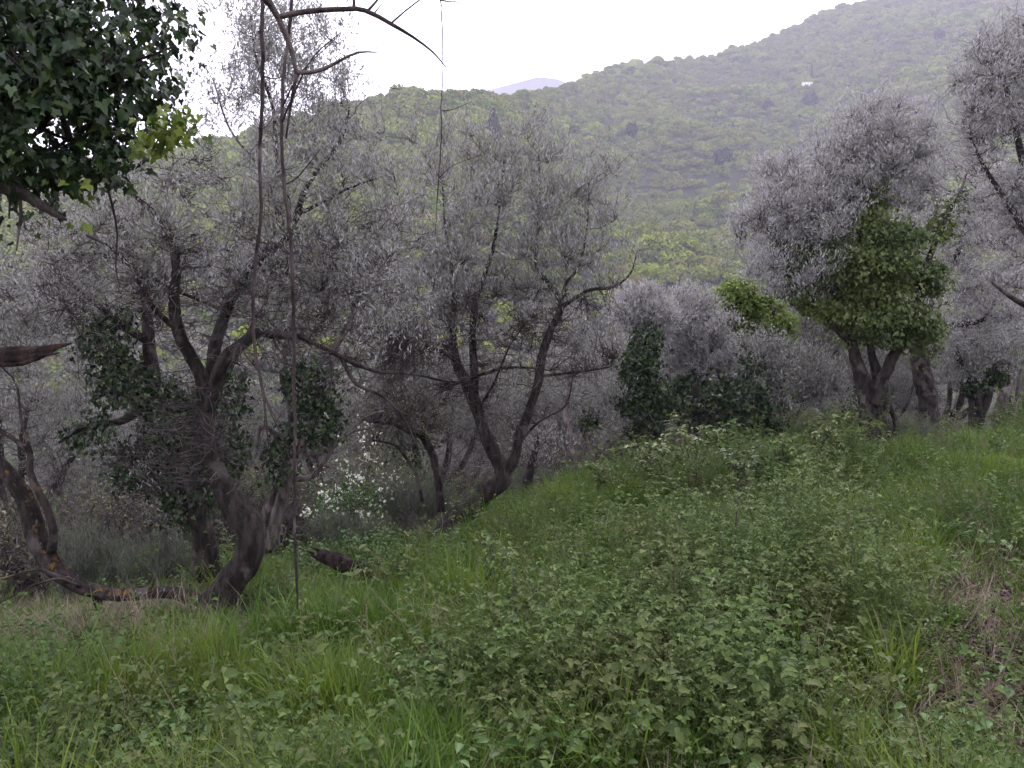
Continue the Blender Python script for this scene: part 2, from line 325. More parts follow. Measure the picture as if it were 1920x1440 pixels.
# ------------------------------------------------------------------ SETTING: ground, hillside, far mountain
def groundmat():
    m, n, out = newmat('soil'); geo = n.nodes.new('ShaderNodeNewGeometry'); co = geo.outputs['Position']
    a = noise(n, 1.4, 5, co); r = ramp(n, [(.35, (.035,.05,.018)), (.5, (.06,.06,.03)), (.68, (.10,.075,.055))]); n.links.new(a.outputs[0], r.inputs[0])
    b = noise(n, 26, 5, co); c = mixc(n, .6, r.outputs[0], mixc(n, 1.0, r.outputs[0], b.outputs[0], 'MULTIPLY'))
    p = n.nodes.new('ShaderNodeBsdfPrincipled'); n.links.new(c, p.inputs[0]); p.inputs['Roughness'].default_value = .95; p.inputs['Specular IOR Level'].default_value = .1
    bp = n.nodes.new('ShaderNodeBump'); bp.inputs['Distance'].default_value = .04; n.links.new(b.outputs[0], bp.inputs['Height']); n.links.new(bp.outputs[0], p.inputs['Normal'])
    n.links.new(p.outputs[0], out.inputs[0]); return m
def gridfaces(a, b):
    i = np.arange(a*b).reshape(a, b); return np.stack([i[:-1, :-1], i[1:, :-1], i[1:, 1:], i[:-1, 1:]], -1).reshape(-1, 4)
xs = np.sign(np.linspace(-1, 1, 301)); t = np.linspace(-1, 1, 301); xs = 14*t + 166*t**5
tt = np.linspace(0, 1, 321); ys = -8 + 34*tt + 74*tt**4
X, Y = np.meshgrid(xs, ys, indexing='ij'); Z = G(X, Y)
tag(mesh('ground', np.stack([X, Y, Z], -1).reshape(-1, 3), [gridfaces(len(xs), len(ys))], groundmat(), smooth=True), kind='structure')

RPX = np.array([-900,-300, 0, 300, 430, 600, 720, 850, 940,1000,1070,1150,1210,1330,1450,1540,1640,1800,1920,2200,2900])
RPY = np.array([ 300, 310,320, 290, 272, 215, 183, 180, 186, 180, 160, 130, 118, 108,  70,  25,   0, -50, -80,-120,-150])
RD  = np.array([ 420, 420,420, 420, 420, 430, 450, 480, 540, 640, 760, 850, 900, 950, 980,1000,1000,1000,1000,1000,1000])
def hill_z(px, u):
    rd = np.interp(px, RPX, RD); s1 = (720-np.interp(px, RPX, RPY))/F; s0 = -.235
    Yd = 92+(rd-92)*u; s = s0+(s1-s0)*np.clip(u, 0, 1)**.47
    Xd = Yd*(px-960)/F
    z = s*Yd + (vnoise(Xd, Yd, 70, 11)-.5)*40*np.sin(np.pi*np.clip(u, 0, 1))**.7*np.minimum(1, Yd/300) + (vnoise(Xd, Yd, 26, 12)-.5)*11*np.sin(np.pi*np.clip(u, 0, 1))
    z = np.where(u > 1, s1*rd - (Yd-rd)*.35, z)
    return Xd, Yd, z+EYE
px_, u_ = np.meshgrid(np.linspace(-900, 2900, 260), np.r_[np.linspace(0, 1, 200), 1.05, 1.2, 1.5], indexing='ij')
X, Y, Z = hill_z(px_, u_)
def hillmat():
    m, n, out = newmat('hillside'); geo = n.nodes.new('ShaderNodeNewGeometry'); a = noise(n, .03, 6, geo.outputs['Position'])
    r = ramp(n, [(.35, (.022,.03,.012)), (.6, (.04,.045,.022)), (.75, (.08,.065,.045))]); n.links.new(a.outputs[0], r.inputs[0])
    p = n.nodes.new('ShaderNodeBsdfPrincipled'); n.links.new(r.outputs[0], p.inputs[0]); p.inputs['Roughness'].default_value = 1; n.links.new(p.outputs[0], out.inputs[0]); return m
tag(mesh('hillside', np.stack([X, Y, Z], -1).reshape(-1, 3), [gridfaces(260, 203)], hillmat(), smooth=True), kind='structure')
MPX = np.array([500,700,860, 950,1010,1045,1075,1150,1250,1400]); MPY = np.array([300,230,182,160,144,148,160,200,240,300])
px_, u_ = np.meshgrid(np.linspace(500, 1400, 120), np.linspace(0, 1, 40), indexing='ij')
Yd = 1700+900*u_; Zm = EYE+Yd*(720-np.interp(px_, MPX, MPY))/F*(.35+.65*u_**.8)+(vnoise(px_, u_*300, 30, 9)-.5)*40*np.sin(np.pi*u_); Xd = Yd*(px_-960)/F
tag(mesh('far_mountain', np.stack([Xd, Yd, Zm], -1).reshape(-1, 3), [gridfaces(120, 40)], hillmat(), smooth=True), kind='structure')

# forest on the hillside: nobody could count it
def forestmat(name, stops, second):
    m, n, out = newmat(name); geo = n.nodes.new('ShaderNodeNewGeometry'); oi = n.nodes.new('ShaderNodeObjectInfo')
    r = ramp(n, stops); n.links.new(oi.outputs['Random'], r.inputs[0]); a = noise(n, .011, 3, oi.outputs['Location']); q = ramp(n, [(.42, (0,0,0)), (.6, (1,1,1))])
    n.links.new(a.outputs[0], q.inputs[0]); c = mixc(n, q.outputs[0], r.outputs[0], mixc(n, .7, r.outputs[0], second))
    ri = ramp(n, [(0, (.78,.78,.78)), (1, (1.0,1.0,1.0))]); n.links.new(geo.outputs['Random Per Island'], ri.inputs[0]); c = mixc(n, 1.0, c, ri.outputs[0], 'MULTIPLY')
    p = n.nodes.new('ShaderNodeBsdfDiffuse'); n.links.new(c, p.inputs[0]); n.links.new(p.outputs[0], out.inputs[0]); return m
FM = forestmat('forest_leaf', [(0, (.08,.13,.022)), (.3, (.14,.20,.03)), (.55, (.24,.30,.042)), (.78, (.19,.22,.045)), (.9, (.20,.18,.06)), (1, (.035,.06,.022))], (.17,.19,.06))
def puff(seed, n=520, mat=FM, tall=.8, fs=.55):
    r = np.random.default_rng(seed); b = MB(); c = unit(r.normal(size=(7, 3)))*.5; c[:, 2] = np.abs(c[:, 2])*tall; k = r.integers(0, 7, n)
    d = rnd_dir(n, r); d[:, 2] = np.abs(d[:, 2])*1.0-.25; p = c[k]+unit(d)*(.46+.10*r.random((n, 1)))*np.array([1, 1, tall]); s = (.16+.16*r.random(n))*fs
    q, tf = OVATE; leaves(b, p-unit(rnd_dir(n, r))*.1, rnd_dir(n, r)+np.array([0, 0, .1]), d+rnd_dir(n, r)*.5, s*1.7, s*1.9, OLIVE)
    return b.build('tree_crown', mat, link=False)
rf = np.random.default_rng(21); n = 42000
pxs = rf.uniform(-300, 2150, n*3); us = rf.random(n*3); rd = np.interp(pxs, RPX, RD); Yf = 92+(rd-92)*us
keep = (Yf > 112) & (rf.random(n*3) < (Yf/1000)**1.0*.50+.012); pxs, us = pxs[keep][:n], us[keep][:n]; X, Y, Z = hill_z(pxs, us)
sc_ = (1.9+3.6*rf.random(len(X))**2.2)*np.clip(Y/260, .45, 1)*np.where(vnoise(X, Y, 40, 5) > .62, .75, 1.0)
pyf = 720-(Z-EYE)/Y*F; pxf = 960+X/Y*F; grove = (pxf < 1180+120*vnoise(X, Y, 30, 8)) & (pyf > 430+160*vnoise(X, Y, 40, 9)+.12*np.maximum(0, pxf-700)) & (rf.random(len(X)) < .85)
GM = forestmat('far_olive_leaf', [(0, (.10,.11,.06)), (.5, (.16,.16,.12)), (.8, (.20,.19,.165)), (1, (.12,.15,.05))], (.13,.13,.09))
gn_scatter('hillside_grove', np.c_[X, Y, Z+sc_*.35][grove], (sc_*1.1)[grove], [puff(80+i, mat=GM) for i in range(5)], 'greyish olive groves low on the slope, seen through the left and middle trees', 'grove', tilt=.1)
X, Y, Z, sc_ = X[~grove], Y[~grove], Z[~grove], sc_[~grove]
gn_scatter('forest', np.c_[X, Y, Z+sc_*.35], sc_*1.15, [puff(i) for i in range(7)], 'spring green oak wood covering the whole mountainside behind the olive trees', 'forest', tilt=.1)
SM = forestmat('scrub_leaf', [(0, (.07,.08,.04)), (.4, (.11,.11,.07)), (.7, (.14,.13,.11)), (1, (.10,.07,.06))], (.09,.11,.04))
rv0 = np.random.default_rng(22); Ys = 31+139*rv0.random(16000)**1.3; Xs = Ys*(rv0.uniform(-200, 2120, 16000)-960)/F
gn_scatter('valley_scrub', np.c_[Xs, Ys, G(Xs, Ys)+.2], .5+1.0*rv0.random(16000)+Ys*.006, [puff(50+i, 1500, SM, .9, .3) for i in range(5)], 'grey green scrub filling the valley floor below the terrace', 'scrub')
# dark trees and light specks that can be picked out on the hillside
DM = forestmat('dark_leaf', [(0, (.025,.035,.025)), (1, (.04,.055,.035))], (.03,.04,.03))
def on_hill(px, py):
    u = np.linspace(0.02, 1, 900); X, Y, Z = hill_z(np.full(900, float(px)), u); yy = 720-(Z-EYE)/Y*F; i = int(np.argmin(np.abs(yy-py))); return np.array([X[i], Y[i], Z[i]])
def dark_tree(name, px, py, h, wd, label, seed, cone=False):
    b = on_hill(px, py); r = np.random.default_rng(seed); root = empty(name, b, label, 'tree', 'dark evergreens on the mountainside')
    m = MB(); tubes(m, np.array([[b, b+[0, 0, h*.5], b+[0, 0, h*.9]]]), np.array([[.3, .2, .05]]), 6); m.build('trunk', M['bark'], root, b)
    n = 900; t = r.random(n); ph = r.random(n)*6.283; prof = (1-t)**.8 if cone else np.sqrt(np.clip(1-(2*t-1)**2, 0, 1))
    rr = wd*prof*(.6+.4*r.random(n)); p = b+np.c_[np.cos(ph)*rr, np.sin(ph)*rr, h*(.15+.85*t)+wd*.25*np.sin(ph*2+seed)]
    m = MB(); s = .5+.5*r.random(n); leaves(m, p, rnd_dir(n, r), rnd_dir(n, r), s*wd*.30, s*wd*.3, OLIVE); m.build('crown', DM, root, b)
dark_tree('holm_oak', 925, 268, 17, 5.5, 'tall dark evergreen just above the feathery top of the middle olive', 1, True)
dark_tree('holm_oak', 1185, 262, 13, 5, 'dark evergreen leaning on the slope right of the middle olive crown', 2)
dark_tree('holm_oak', 1355, 312, 12, 7, 'broad dark evergreen low on the slope left of the silvery olive top', 3)
dark_tree('holm_oak', 1518, 205, 13, 8, 'widest of the dark evergreens, just above the pale right hand olive', 4)
dark_tree('holm_oak', 1440, 208, 10, 5, 'small dark evergreen on the slope left of the widest one', 5)
dark_tree('cypress', 1522, 155, 19, 2.2, 'thin dark cypress beside the small white house high on the slope', 6, True)
dark_tree('holm_oak', 1762, 78, 11, 5, 'dark evergreen highest on the mountainside near the top right', 7)
def simple(name, col, rough=.8):
    m, n, out = newmat(name); p = n.nodes.new('ShaderNodeBsdfPrincipled'); tc = n.nodes.new('ShaderNodeTexCoord'); a = noise(n, 3, 4, tc.outputs['Object'])
    r = ramp(n, [(.3, tuple(x*.8 for x in col)), (.7, col)]); n.links.new(a.outputs[0], r.inputs[0]); n.links.new(r.outputs[0], p.inputs[0]); p.inputs['Roughness'].default_value = rough; n.links.new(p.outputs[0], out.inputs[0]); return m
hb = on_hill(1511, 168)+np.array([0, -3, 1.0]); hs = empty('house', hb, 'tiny white house among the trees high on the mountainside', 'house')
def boxm(c, s):
    v = np.array([[x, y, z] for x in (-1, 1) for y in (-1, 1) for z in (-1, 1)], float)*np.array(s)/2+c
    return v, np.array([[0,1,3,2],[4,6,7,5],[0,4,5,1],[2,3,7,6],[0,2,6,4],[1,5,7,3]])
b = MB(); b.add(*boxm(hb+[0, 0, 2], (9, 6, 4))); b.build('wall', simple('white_wall', (.75,.74,.72)), hs, hb)
v = hb+np.array([[-5,-3.5,4],[5,-3.5,4],[5,3.5,4],[-5,3.5,4],[-5,0,5.6],[5,0,5.6]]); b = MB(); b.add(v, np.array([[0,1,5,4],[2,3,4,5],[0,3,2,1]])); b.F[3] = [np.array([[0,4,3],[1,2,5]])]
b.build('roof', simple('pale_roof', (.6,.52,.5)), hs, hb)
wm_ = simple('dark_window', (.06,.06,.07))
for dx in (-2.6, 0, 2.6): b = MB(); b.add(*boxm(hb+[dx, -3.02, 2.2], (1, .08, 1.3))); b.build('window', wm_, hs, hb)

# ------------------------------------------------------------------ HERO TREES (limbs traced at their own distance)
def base_at(px, Y): x = Y*(px-960)/F; return np.array([x, Y, g1(x, Y)])
# A: twisted olive in the left foreground
A = [pxl([(382,1175,6.15,.20),(400,1130,6.15,.15),(432,1085,6.12,.135),(466,1045,6.1,.125),(474,1005,6.1,.125),(452,960,6.1,.125),(432,925,6.1,.115),(410,880,6.1,.09),(400,835,6.1,.08),(392,780,6.1,.085),(386,720,6.1,.085),(372,690,6.05,.06),(352,655,6.0,.055),(335,620,5.95,.05),(326,560,5.9,.045),(328,500,5.9,.04),(318,440,5.9,.03),(285,395,5.85,.022),(230,350,5.8,.014)]),
     pxl([(392,760,6.1,.07),(398,700,6.15,.06),(408,640,6.2,.052),(425,590,6.25,.048),(445,545,6.3,.045),(468,510,6.3,.045),(500,475,6.3,.044),(536,448,6.3,.04),(556,405,6.3,.032),(575,352,6.3,.026),(598,318,6.3,.02),(640,262,6.3,.014),(655,200,6.3,.009)]),
     pxl([(394,765,6.08,.07),(412,705,6.0,.06),(430,668,5.95,.056),(462,640,5.9,.048),(488,622,5.88,.042),(520,629,5.86,.034),(560,630,5.85,.028),(600,648,5.85,.021),(640,670,5.85,.018),(700,695,5.85,.014),(770,701,5.85,.012),(830,714,5.85,.009),(862,716,5.85,.008)]),
     pxl([(545,445,6.3,.03),(540,380,6.35,.03),(520,300,6.4,.024),(510,200,6.4,.018),(480,110,6.4,.012),(470,30,6.4,.008)]),
     pxl([(640,672,5.85,.02),(668,720,5.8,.015),(720,745,5.8,.012),(760,790,5.8,.009),(782,840,5.8,.005)]),
     pxl([(432,590,6.25,.02),(380,565,6.2,.018),(320,540,6.1,.014),(222,488,6.0,.010),(175,470,6.0,.006)]),
     pxl([(335,620,5.95,.03),(290,580,5.8,.024),(255,520,5.7,.02),(215,470,5.7,.014),(160,440,5.6,.008)]),
     pxl([(556,405,6.3,.02),(600,380,6.2,.016),(660,350,6.2,.012),(720,330,6.2,.006)]),
     pxl([(500,475,6.3,.02),(520,400,6.6,.02),(490,320,6.8,.016),(430,240,6.9,.012),(400,150,6.9,.008)])]
LA = [ell(520,160,6.4,170,150),ell(440,60,6.6,120,90),ell(330,390,6.0,190,120),ell(600,390,6.2,160,170),ell(700,300,6.2,110,80),ell(190,480,5.9,170,90),ell(690,540,6.0,130,110),ell(500,560,6.0,150,90),ell(620,180,6.3,90,100),ell(560,90,6.4,110,90),ell(420,130,6.6,110,90),ell(640,100,6.4,60,60),ell(740,260,6.4,60,50),ell(760,420,6.2,90,130)]
tA = tree('olive_tree', base_at(388, 6.15), 'twisted olive with a thick crooked bare trunk in the left foreground beside the hanging vines', A, LA, n1=190, n2=3300, nl=17, leaf=.042, lw=.009, seed=3, gap=.37, twr=.0022, bark='bark', thin=.8, n3=1000, lobes3=[ell(500,560,6.1,200,140),ell(250,520,5.9,180,120),ell(330,800,6.0,160,110),ell(620,480,6.1,130,130)])
# A2: trunk lying almost flat, rooted at the same spot
A2 = [pxl([(385,1150,6.35,.10),(362,1125,6.38,.085),(335,1112,6.4,.068),(300,1108,6.42,.062),(250,1112,6.45,.062),(195,1108,6.5,.066),(150,1095,6.5,.078),(112,1065,6.5,.095),(86,1020,6.5,.095),(66,965,6.5,.09),(48,920,6.5,.085),(22,885,6.5,.075),(-20,845,6.5,.06),(-90,770,6.5,.05),(-170,650,6.5,.04)]),
      pxl([(96,1035,6.45,.05),(100,995,6.4,.04),(88,950,6.35,.036),(70,915,6.3,.032),(56,880,6.3,.03),(58,850,6.3,.026),(30,825,6.3,.022),(-15,790,6.3,.02),(-60,700,6.3,.016)]),
      pxl([(130,1090,6.45,.03),(100,1078,6.3,.022),(70,1068,6.2,.017),(30,1078,6.1,.013),(-30,1095,6.0,.01)]),
      pxl([(58,850,6.3,.02),(40,790,6.3,.014),(30,720,6.3,.011),(5,690,6.3,.007)]),
      pxl([(150,1100,6.45,.02),(110,1085,6.3,.014),(60,1100,6.2,.01),(0,1130,6.1,.006)]),
      pxl([(182,1112,6.5,.045),(184,1130,6.5,.04),(187,1143,6.5,.028)])]
LA2 = [ell(-60,640,6.3,110,90),ell(30,560,6.4,90,90),ell(30,740,6.6,70,60)]
tree('leaning_olive', base_at(385, 6.35), 'olive trunk lying almost flat above the grass, with orange and white lichen, far left', A2, LA2, thin=.8, n1=45, n2=420, nl=14, seed=5, gap=.3, bark='bark_lichen')
# A3: ivy clad trunk right behind A
A3 = [pxl([(392,1075,7.4,.13),(385,1010,7.4,.11),(372,950,7.4,.10),(356,890,7.35,.09),(345,830,7.3,.08),(320,770,7.3,.07),(290,720,7.3,.06),(278,640,7.3,.05),(272,560,7.3,.04),(250,470,7.2,.025),(215,400,7.2,.014)]),
      pxl([(300,735,7.3,.05),(260,770,7.2,.04),(225,790,7.1,.03),(160,800,7.0,.02),(110,830,7,.01)]),
      pxl([(345,830,7.3,.05),(370,760,7.5,.05),(430,690,7.6,.035),(480,600,7.7,.022),(520,520,7.7,.012)]),
      pxl([(278,640,7.3,.035),(220,600,7.2,.03),(170,560,7.1,.02),(110,520,7.1,.012)]),
      pxl([(372,950,7.4,.04),(330,900,7.3,.03),(280,860,7.2,.02),(230,850,7.1,.01)])]
tree('olive_tree', base_at(392, 7.4), 'ivy smothered olive with a dark reddish trunk right behind the twisted one', A3, [ell(200,430,7.4,150,110),ell(330,300,7.6,130,80),ell(90,560,7.2,110,100),ell(240,560,7.4,130,80),ell(480,480,7.8,120,100),ell(270,880,7.2,100,70)],
     n1=110, n2=1300, nl=14, n3=450, leaf=.043, lw=.009, seed=8, gap=.36, ivy=[ell(210,640,7.3,60,55,.35),ell(255,725,7.3,75,55,.35),ell(200,815,7.2,60,45,.3),ell(315,800,7.3,85,90,.35),ell(350,910,7.4,60,80,.25),ell(270,560,7.3,35,70,.2),ell(250,880,7.2,50,45,.25),ell(430,740,7.6,40,60,.2),ell(430,850,7.6,35,60,.2)], ivy_n=8500, ivy_leaf=.042, ivy_gap=.28, tipup=.3)
# A4: forked slender olive between A and B
A4 = [pxl([(508,1030,8.0,.07),(520,970,8.0,.06),(540,900,8.0,.055),(560,850,8.0,.05),(585,795,8.0,.045),(612,722,8.0,.035),(630,650,8.0,.03),(665,590,8.0,.024),(700,500,8.0,.016),(720,420,8,.01)]),
      pxl([(500,1035,8.1,.06),(500,960,8.1,.05),(525,900,8.1,.04),(535,860,8.1,.035),(520,815,8.1,.03),(490,800,8.1,.022),(482,840,8.1,.012)]),
      pxl([(560,850,8,.03),(600,850,8,.022),(640,820,8,.02),(690,780,8,.014),(720,770,8,.008)]),
      pxl([(540,900,8.0,.03),(590,890,8.0,.026),(640,820,8.0,.02),(700,800,8,.012)]),
      pxl([(535,860,8.1,.04),(545,780,8.1,.035),(530,700,8.1,.03),(545,600,8.1,.022),(560,520,8.1,.014)])]
tree('olive_tree', base_at(506, 8.05), 'slender forked olive with a grey trunk and an ivy clump behind the longest vine', A4, [ell(640,540,8.2,110,90),ell(560,600,8.2,90,80),ell(720,640,8.2,100,70),ell(600,700,8.2,90,60),ell(680,440,8.2,90,80)],
     n1=90, n2=900, nl=14, n3=500, leaf=.043, lw=.009, seed=9, gap=.36, bark='bark_pale', ivy=[ell(600,790,8,50,50,.25),ell(575,720,8,50,50,.25),ell(530,860,8,35,60,.2)], ivy_n=1700, ivy_leaf=.045)
# B: V-forked olive in the middle
B = [pxl([(838,1015,9,.20),(858,975,9,.15),(885,945,9,.135),(912,918,9,.13),(940,893,9,.115),(938,868,9,.095),(922,838,9,.085),(908,795,9,.085),(892,745,9,.085),(872,705,9,.075),(856,668,9,.06),(850,620,9,.05),(852,560,9,.035),(846,500,9,.025),(835,430,9,.016),(830,350,9,.009)]),
     pxl([(936,895,9,.10),(962,862,8.95,.072),(970,820,8.9,.066),(985,785,8.9,.06),(1000,745,8.9,.056),(1010,710,8.9,.056),(1016,670,8.9,.05),(1030,625,8.9,.045),(1048,585,8.9,.045),(1045,555,8.9,.035),(1022,525,8.9,.026),(1005,500,8.9,.022),(1008,440,8.9,.018),(1012,360,8.9,.012),(1010,290,8.9,.007)]),
     pxl([(1048,580,8.9,.03),(1085,555,8.85,.024),(1110,543,8.8,.022),(1150,538,8.8,.018),(1182,512,8.8,.012),(1195,470,8.8,.006)]),
     pxl([(1050,575,8.9,.028),(1062,530,8.95,.022),(1085,500,9,.018),(1100,430,9,.012),(1105,350,9,.007)]),
     pxl([(890,740,9,.06),(888,690,9.1,.052),(884,630,9.15,.045),(892,560,9.2,.035),(920,480,9.2,.024),(935,400,9.2,.016),(945,300,9.2,.008)]),
     pxl([(850,720,8.9,.025),(880,712,8.85,.022),(905,702,8.8,.02),(950,690,8.75,.018),(1000,690,8.7,.013),(1030,695,8.7,.008)]),
     pxl([(1012,705,8.9,.02),(1060,700,8.8,.016),(1120,692,8.8,.012),(1146,686,8.8,.01),(1148,672,8.8,.006)]),
     pxl([(860,680,9,.03),(835,665,8.9,.024),(800,650,8.8,.018),(760,640,8.8,.012),(700,600,8.8,.006)]),
     pxl([(898,765,9,.02),(925,720,8.8,.016),(955,650,8.7,.013),(990,600,8.7,.008)]),
     pxl([(936,890,9,.02),(1000,800,9.2,.016),(1060,760,9.3,.012),(1075,700,9.3,.007)])]
LB = [ell(930,420,9.1,170,150),ell(820,390,9,120,110),ell(1070,400,9,110,130),ell(800,540,8.9,120,110),ell(950,560,9,130,70),ell(1120,500,8.9,70,80),ell(870,280,9.2,70,70),ell(1015,265,9.1,55,60),ell(960,330,9.2,130,70),ell(760,640,8.8,90,60),ell(1140,640,8.9,50,40)]
tree('olive_tree', base_at(842, 9), 'olive with a V forked leaning trunk in the middle of the picture', B, LB, n1=190, n2=3300, nl=17, leaf=.052, lw=.0115, seed=4, gap=.33, tipup=.9, twr=.0026, up=.6, thin=.85, n3=1200, lobes3=[ell(900,620,9,170,120),ell(760,700,8.8,120,90),ell(1080,620,8.9,100,110),ell(950,780,9,90,80)])
# B2: small bent thorny tree left of B
B2 = [pxl([(828,960,9.6,.05),(822,900,9.6,.045),(810,850,9.6,.045),(790,818,9.6,.05),(760,805,9.6,.035),(730,795,9.6,.02),(690,790,9.6,.012)]),
      pxl([(792,940,9.5,.025),(780,890,9.5,.022),(762,860,9.5,.02),(740,835,9.5,.015),(700,825,9.5,.009)])]
tree('hawthorn', base_at(828, 9.6), 'small bent leafless thorn tree beside the left foot of the V forked olive', B2, [ell(730,770,9.6,60,50),ell(800,790,9.6,50,50)], n1=50, n2=340, nl=3, n3=260, seed=12, lm='shrub', leaf=.03, lw=.015, tipup=.1)

# C: ivy clad old olive on the right
C = [pxl([(1645,850,12,.26),(1642,810,12,.22),(1636,770,12,.20),(1628,735,12,.18),(1612,690,12,.12),(1602,650,12,.10),(1590,590,12,.08),(1570,520,12,.06),(1540,450,12,.04),(1510,390,12,.02)]),
     pxl([(1652,850,12.1,.20),(1655,790,12.1,.17),(1650,740,12.1,.16),(1640,690,12.05,.10),(1630,640,12,.08),(1628,570,12,.07),(1640,480,12,.055),(1650,380,12,.04),(1665,280,12,.02),(1670,220,12,.01)]),
     pxl([(1640,760,11.95,.15),(1660,710,11.9,.13),(1682,665,11.9,.11),(1705,625,11.9,.09),(1725,560,11.9,.07),(1745,480,11.9,.055),(1775,410,11.9,.04),(1800,360,11.9,.025),(1815,320,11.9,.012)]),
     pxl([(1602,650,12,.06),(1560,610,11.8,.045),(1510,540,11.8,.03),(1470,470,11.8,.02),(1430,420,11.8,.01)]),
     pxl([(1665,850,12.2,.06),(1680,800,12.2,.06),(1668,760,12.2,.05),(1655,720,12.1,.04)]),
     pxl([(1612,850,11.9,.05),(1622,800,11.85,.05),(1618,750,11.85,.045),(1630,700,11.9,.03)])]
tree('olive_tree', base_at(1646, 12), 'old olive wrapped in thick ivy with a stout many stemmed trunk on the right', C,
     [ell(1655,250,12.1,100,75),ell(1600,310,12.1,90,70),ell(1700,330,12,80,80),ell(1480,370,11.9,70,85),ell(1420,440,11.9,75,60),ell(1530,440,11.8,80,70),ell(1450,330,12,30,40),ell(1480,520,11.8,90,45),ell(1570,380,12,80,60)],
     thin=.74, n1=130, n2=3600, nl=22, leaf=.058, lw=.0140, lm='olive_pale', seed=14, gap=.22, n3=200, tipup=.8, twr=.003, up=.5, sides=18,
     ivy=[ell(1640,500,11.9,85,80,.7),ell(1600,440,11.9,55,60,.4),ell(1615,380,12,50,45,.35),ell(1680,430,12,40,50,.3),ell(1700,580,11.9,62,70,.5),ell(1560,560,11.9,60,55,.4),ell(1640,610,11.8,80,35,.5),ell(1730,500,11.9,38,60,.3),ell(1765,425,11.9,26,45,.22),ell(1800,370,11.9,26,30,.2),ell(1505,520,11.9,50,40,.3),ell(1480,470,11.9,30,40,.25),ell(1545,480,11.8,60,60,.35),ell(1690,500,11.8,60,70,.4),ell(1510,560,11.8,45,35,.3),ell(1735,630,11.9,30,45,.25)], ivy_n=30000, ivy_leaf=.052, ivy_mat='ivy_light', ivy_gap=.45)
D = [pxl([(1738,825,15,.20),(1742,780,15,.18),(1738,740,15,.16),(1725,700,15,.15),(1718,660,15,.13),(1728,600,15,.10),(1760,540,15,.07),(1800,460,15,.04),(1820,380,15,.02)]),
     pxl([(1720,650,15,.06),(1765,617,14.8,.06),(1800,607,14.7,.05),(1840,600,14.6,.035),(1865,570,14.6,.02)]),
     pxl([(1728,600,15,.07),(1700,520,15.2,.05),(1710,430,15.2,.03)])]
tree('olive_tree', base_at(1738, 15), 'olive with one dark bent trunk just right of the ivy wrapped one', D, [ell(1820,480,15,110,90),ell(1850,380,15,80,80),ell(1780,600,15,90,60),ell(1880,560,14.8,70,70),ell(1740,420,15.3,70,60)], n1=100, n2=1800, nl=20, leaf=.066, lw=.016, n3=150, lm='olive_pale', seed=15, gap=.25, twr=.004)
E = [pxl([(2010,860,9,.16),(1995,760,9,.14),(1990,650,9,.12),(1975,520,9,.10),(1945,400,9,.06),(1915,290,9,.04),(1890,180,9,.025),(1870,90,9,.01)]),
     pxl([(1975,520,9,.06),(1930,440,8.9,.04),(1890,380,8.9,.028),(1850,320,8.9,.018),(1820,260,8.9,.01)]),
     pxl([(1990,650,9,.05),(1950,590,8.9,.04),(1900,560,8.9,.025),(1860,530,8.9,.01)])]
tree('olive_tree', base_at(2010, 9), 'bluish silver olive crown reaching in over the top right edge of the picture', E, [ell(1880,200,9,95,130),ell(1930,90,9.1,80,80),ell(1870,330,9,80,90),ell(1950,350,9,70,110),ell(1925,470,9,60,60),ell(1850,110,9,50,50)], n1=110, n2=3000, nl=20, leaf=.046, lw=.010, n3=200, lm='olive_pale', seed=16, gap=.25, tipup=.5, twr=.0028)
def stems(defs, seed, label, Y, lobes, **kw):
    px = defs[0][0][0]; L = [pxl(d) for d in defs]
    return tree(kw.pop('name', 'olive_tree'), base_at(px, Y), label, L, lobes, seed=seed, **kw)
stems([[(1830,830,17,.14),(1832,780,17,.12),(1822,730,17,.10),(1800,680,17,.07),(1780,620,17,.04)],[(1835,800,17,.08),(1850,750,17,.08),(1862,700,17,.06),(1880,640,17,.03)]], 31,
      'olive with two short dark stems beyond the grass near the right edge', 17, [ell(1830,650,17,80,55),ell(1790,700,17,45,30)], n1=50, n2=700, nl=18, leaf=.085, lw=.018, gap=.25, twr=.004, ivy=[ell(1862,700,17,28,25,.3),ell(1825,720,17,22,22,.3)], ivy_n=700, ivy_leaf=.08)
stems([[(1862,830,18,.14),(1870,780,18,.13),(1888,730,18,.12),(1895,690,18,.09),(1905,620,18,.05)]], 32,
      'olive with one leaning grey trunk nearest the right edge beyond the grass', 18, [ell(1900,620,18,70,60),ell(1930,540,18,60,60)], n1=40, n2=600, nl=18, leaf=.085, lw=.018, gap=.25, twr=.007, bark='bark_pale')
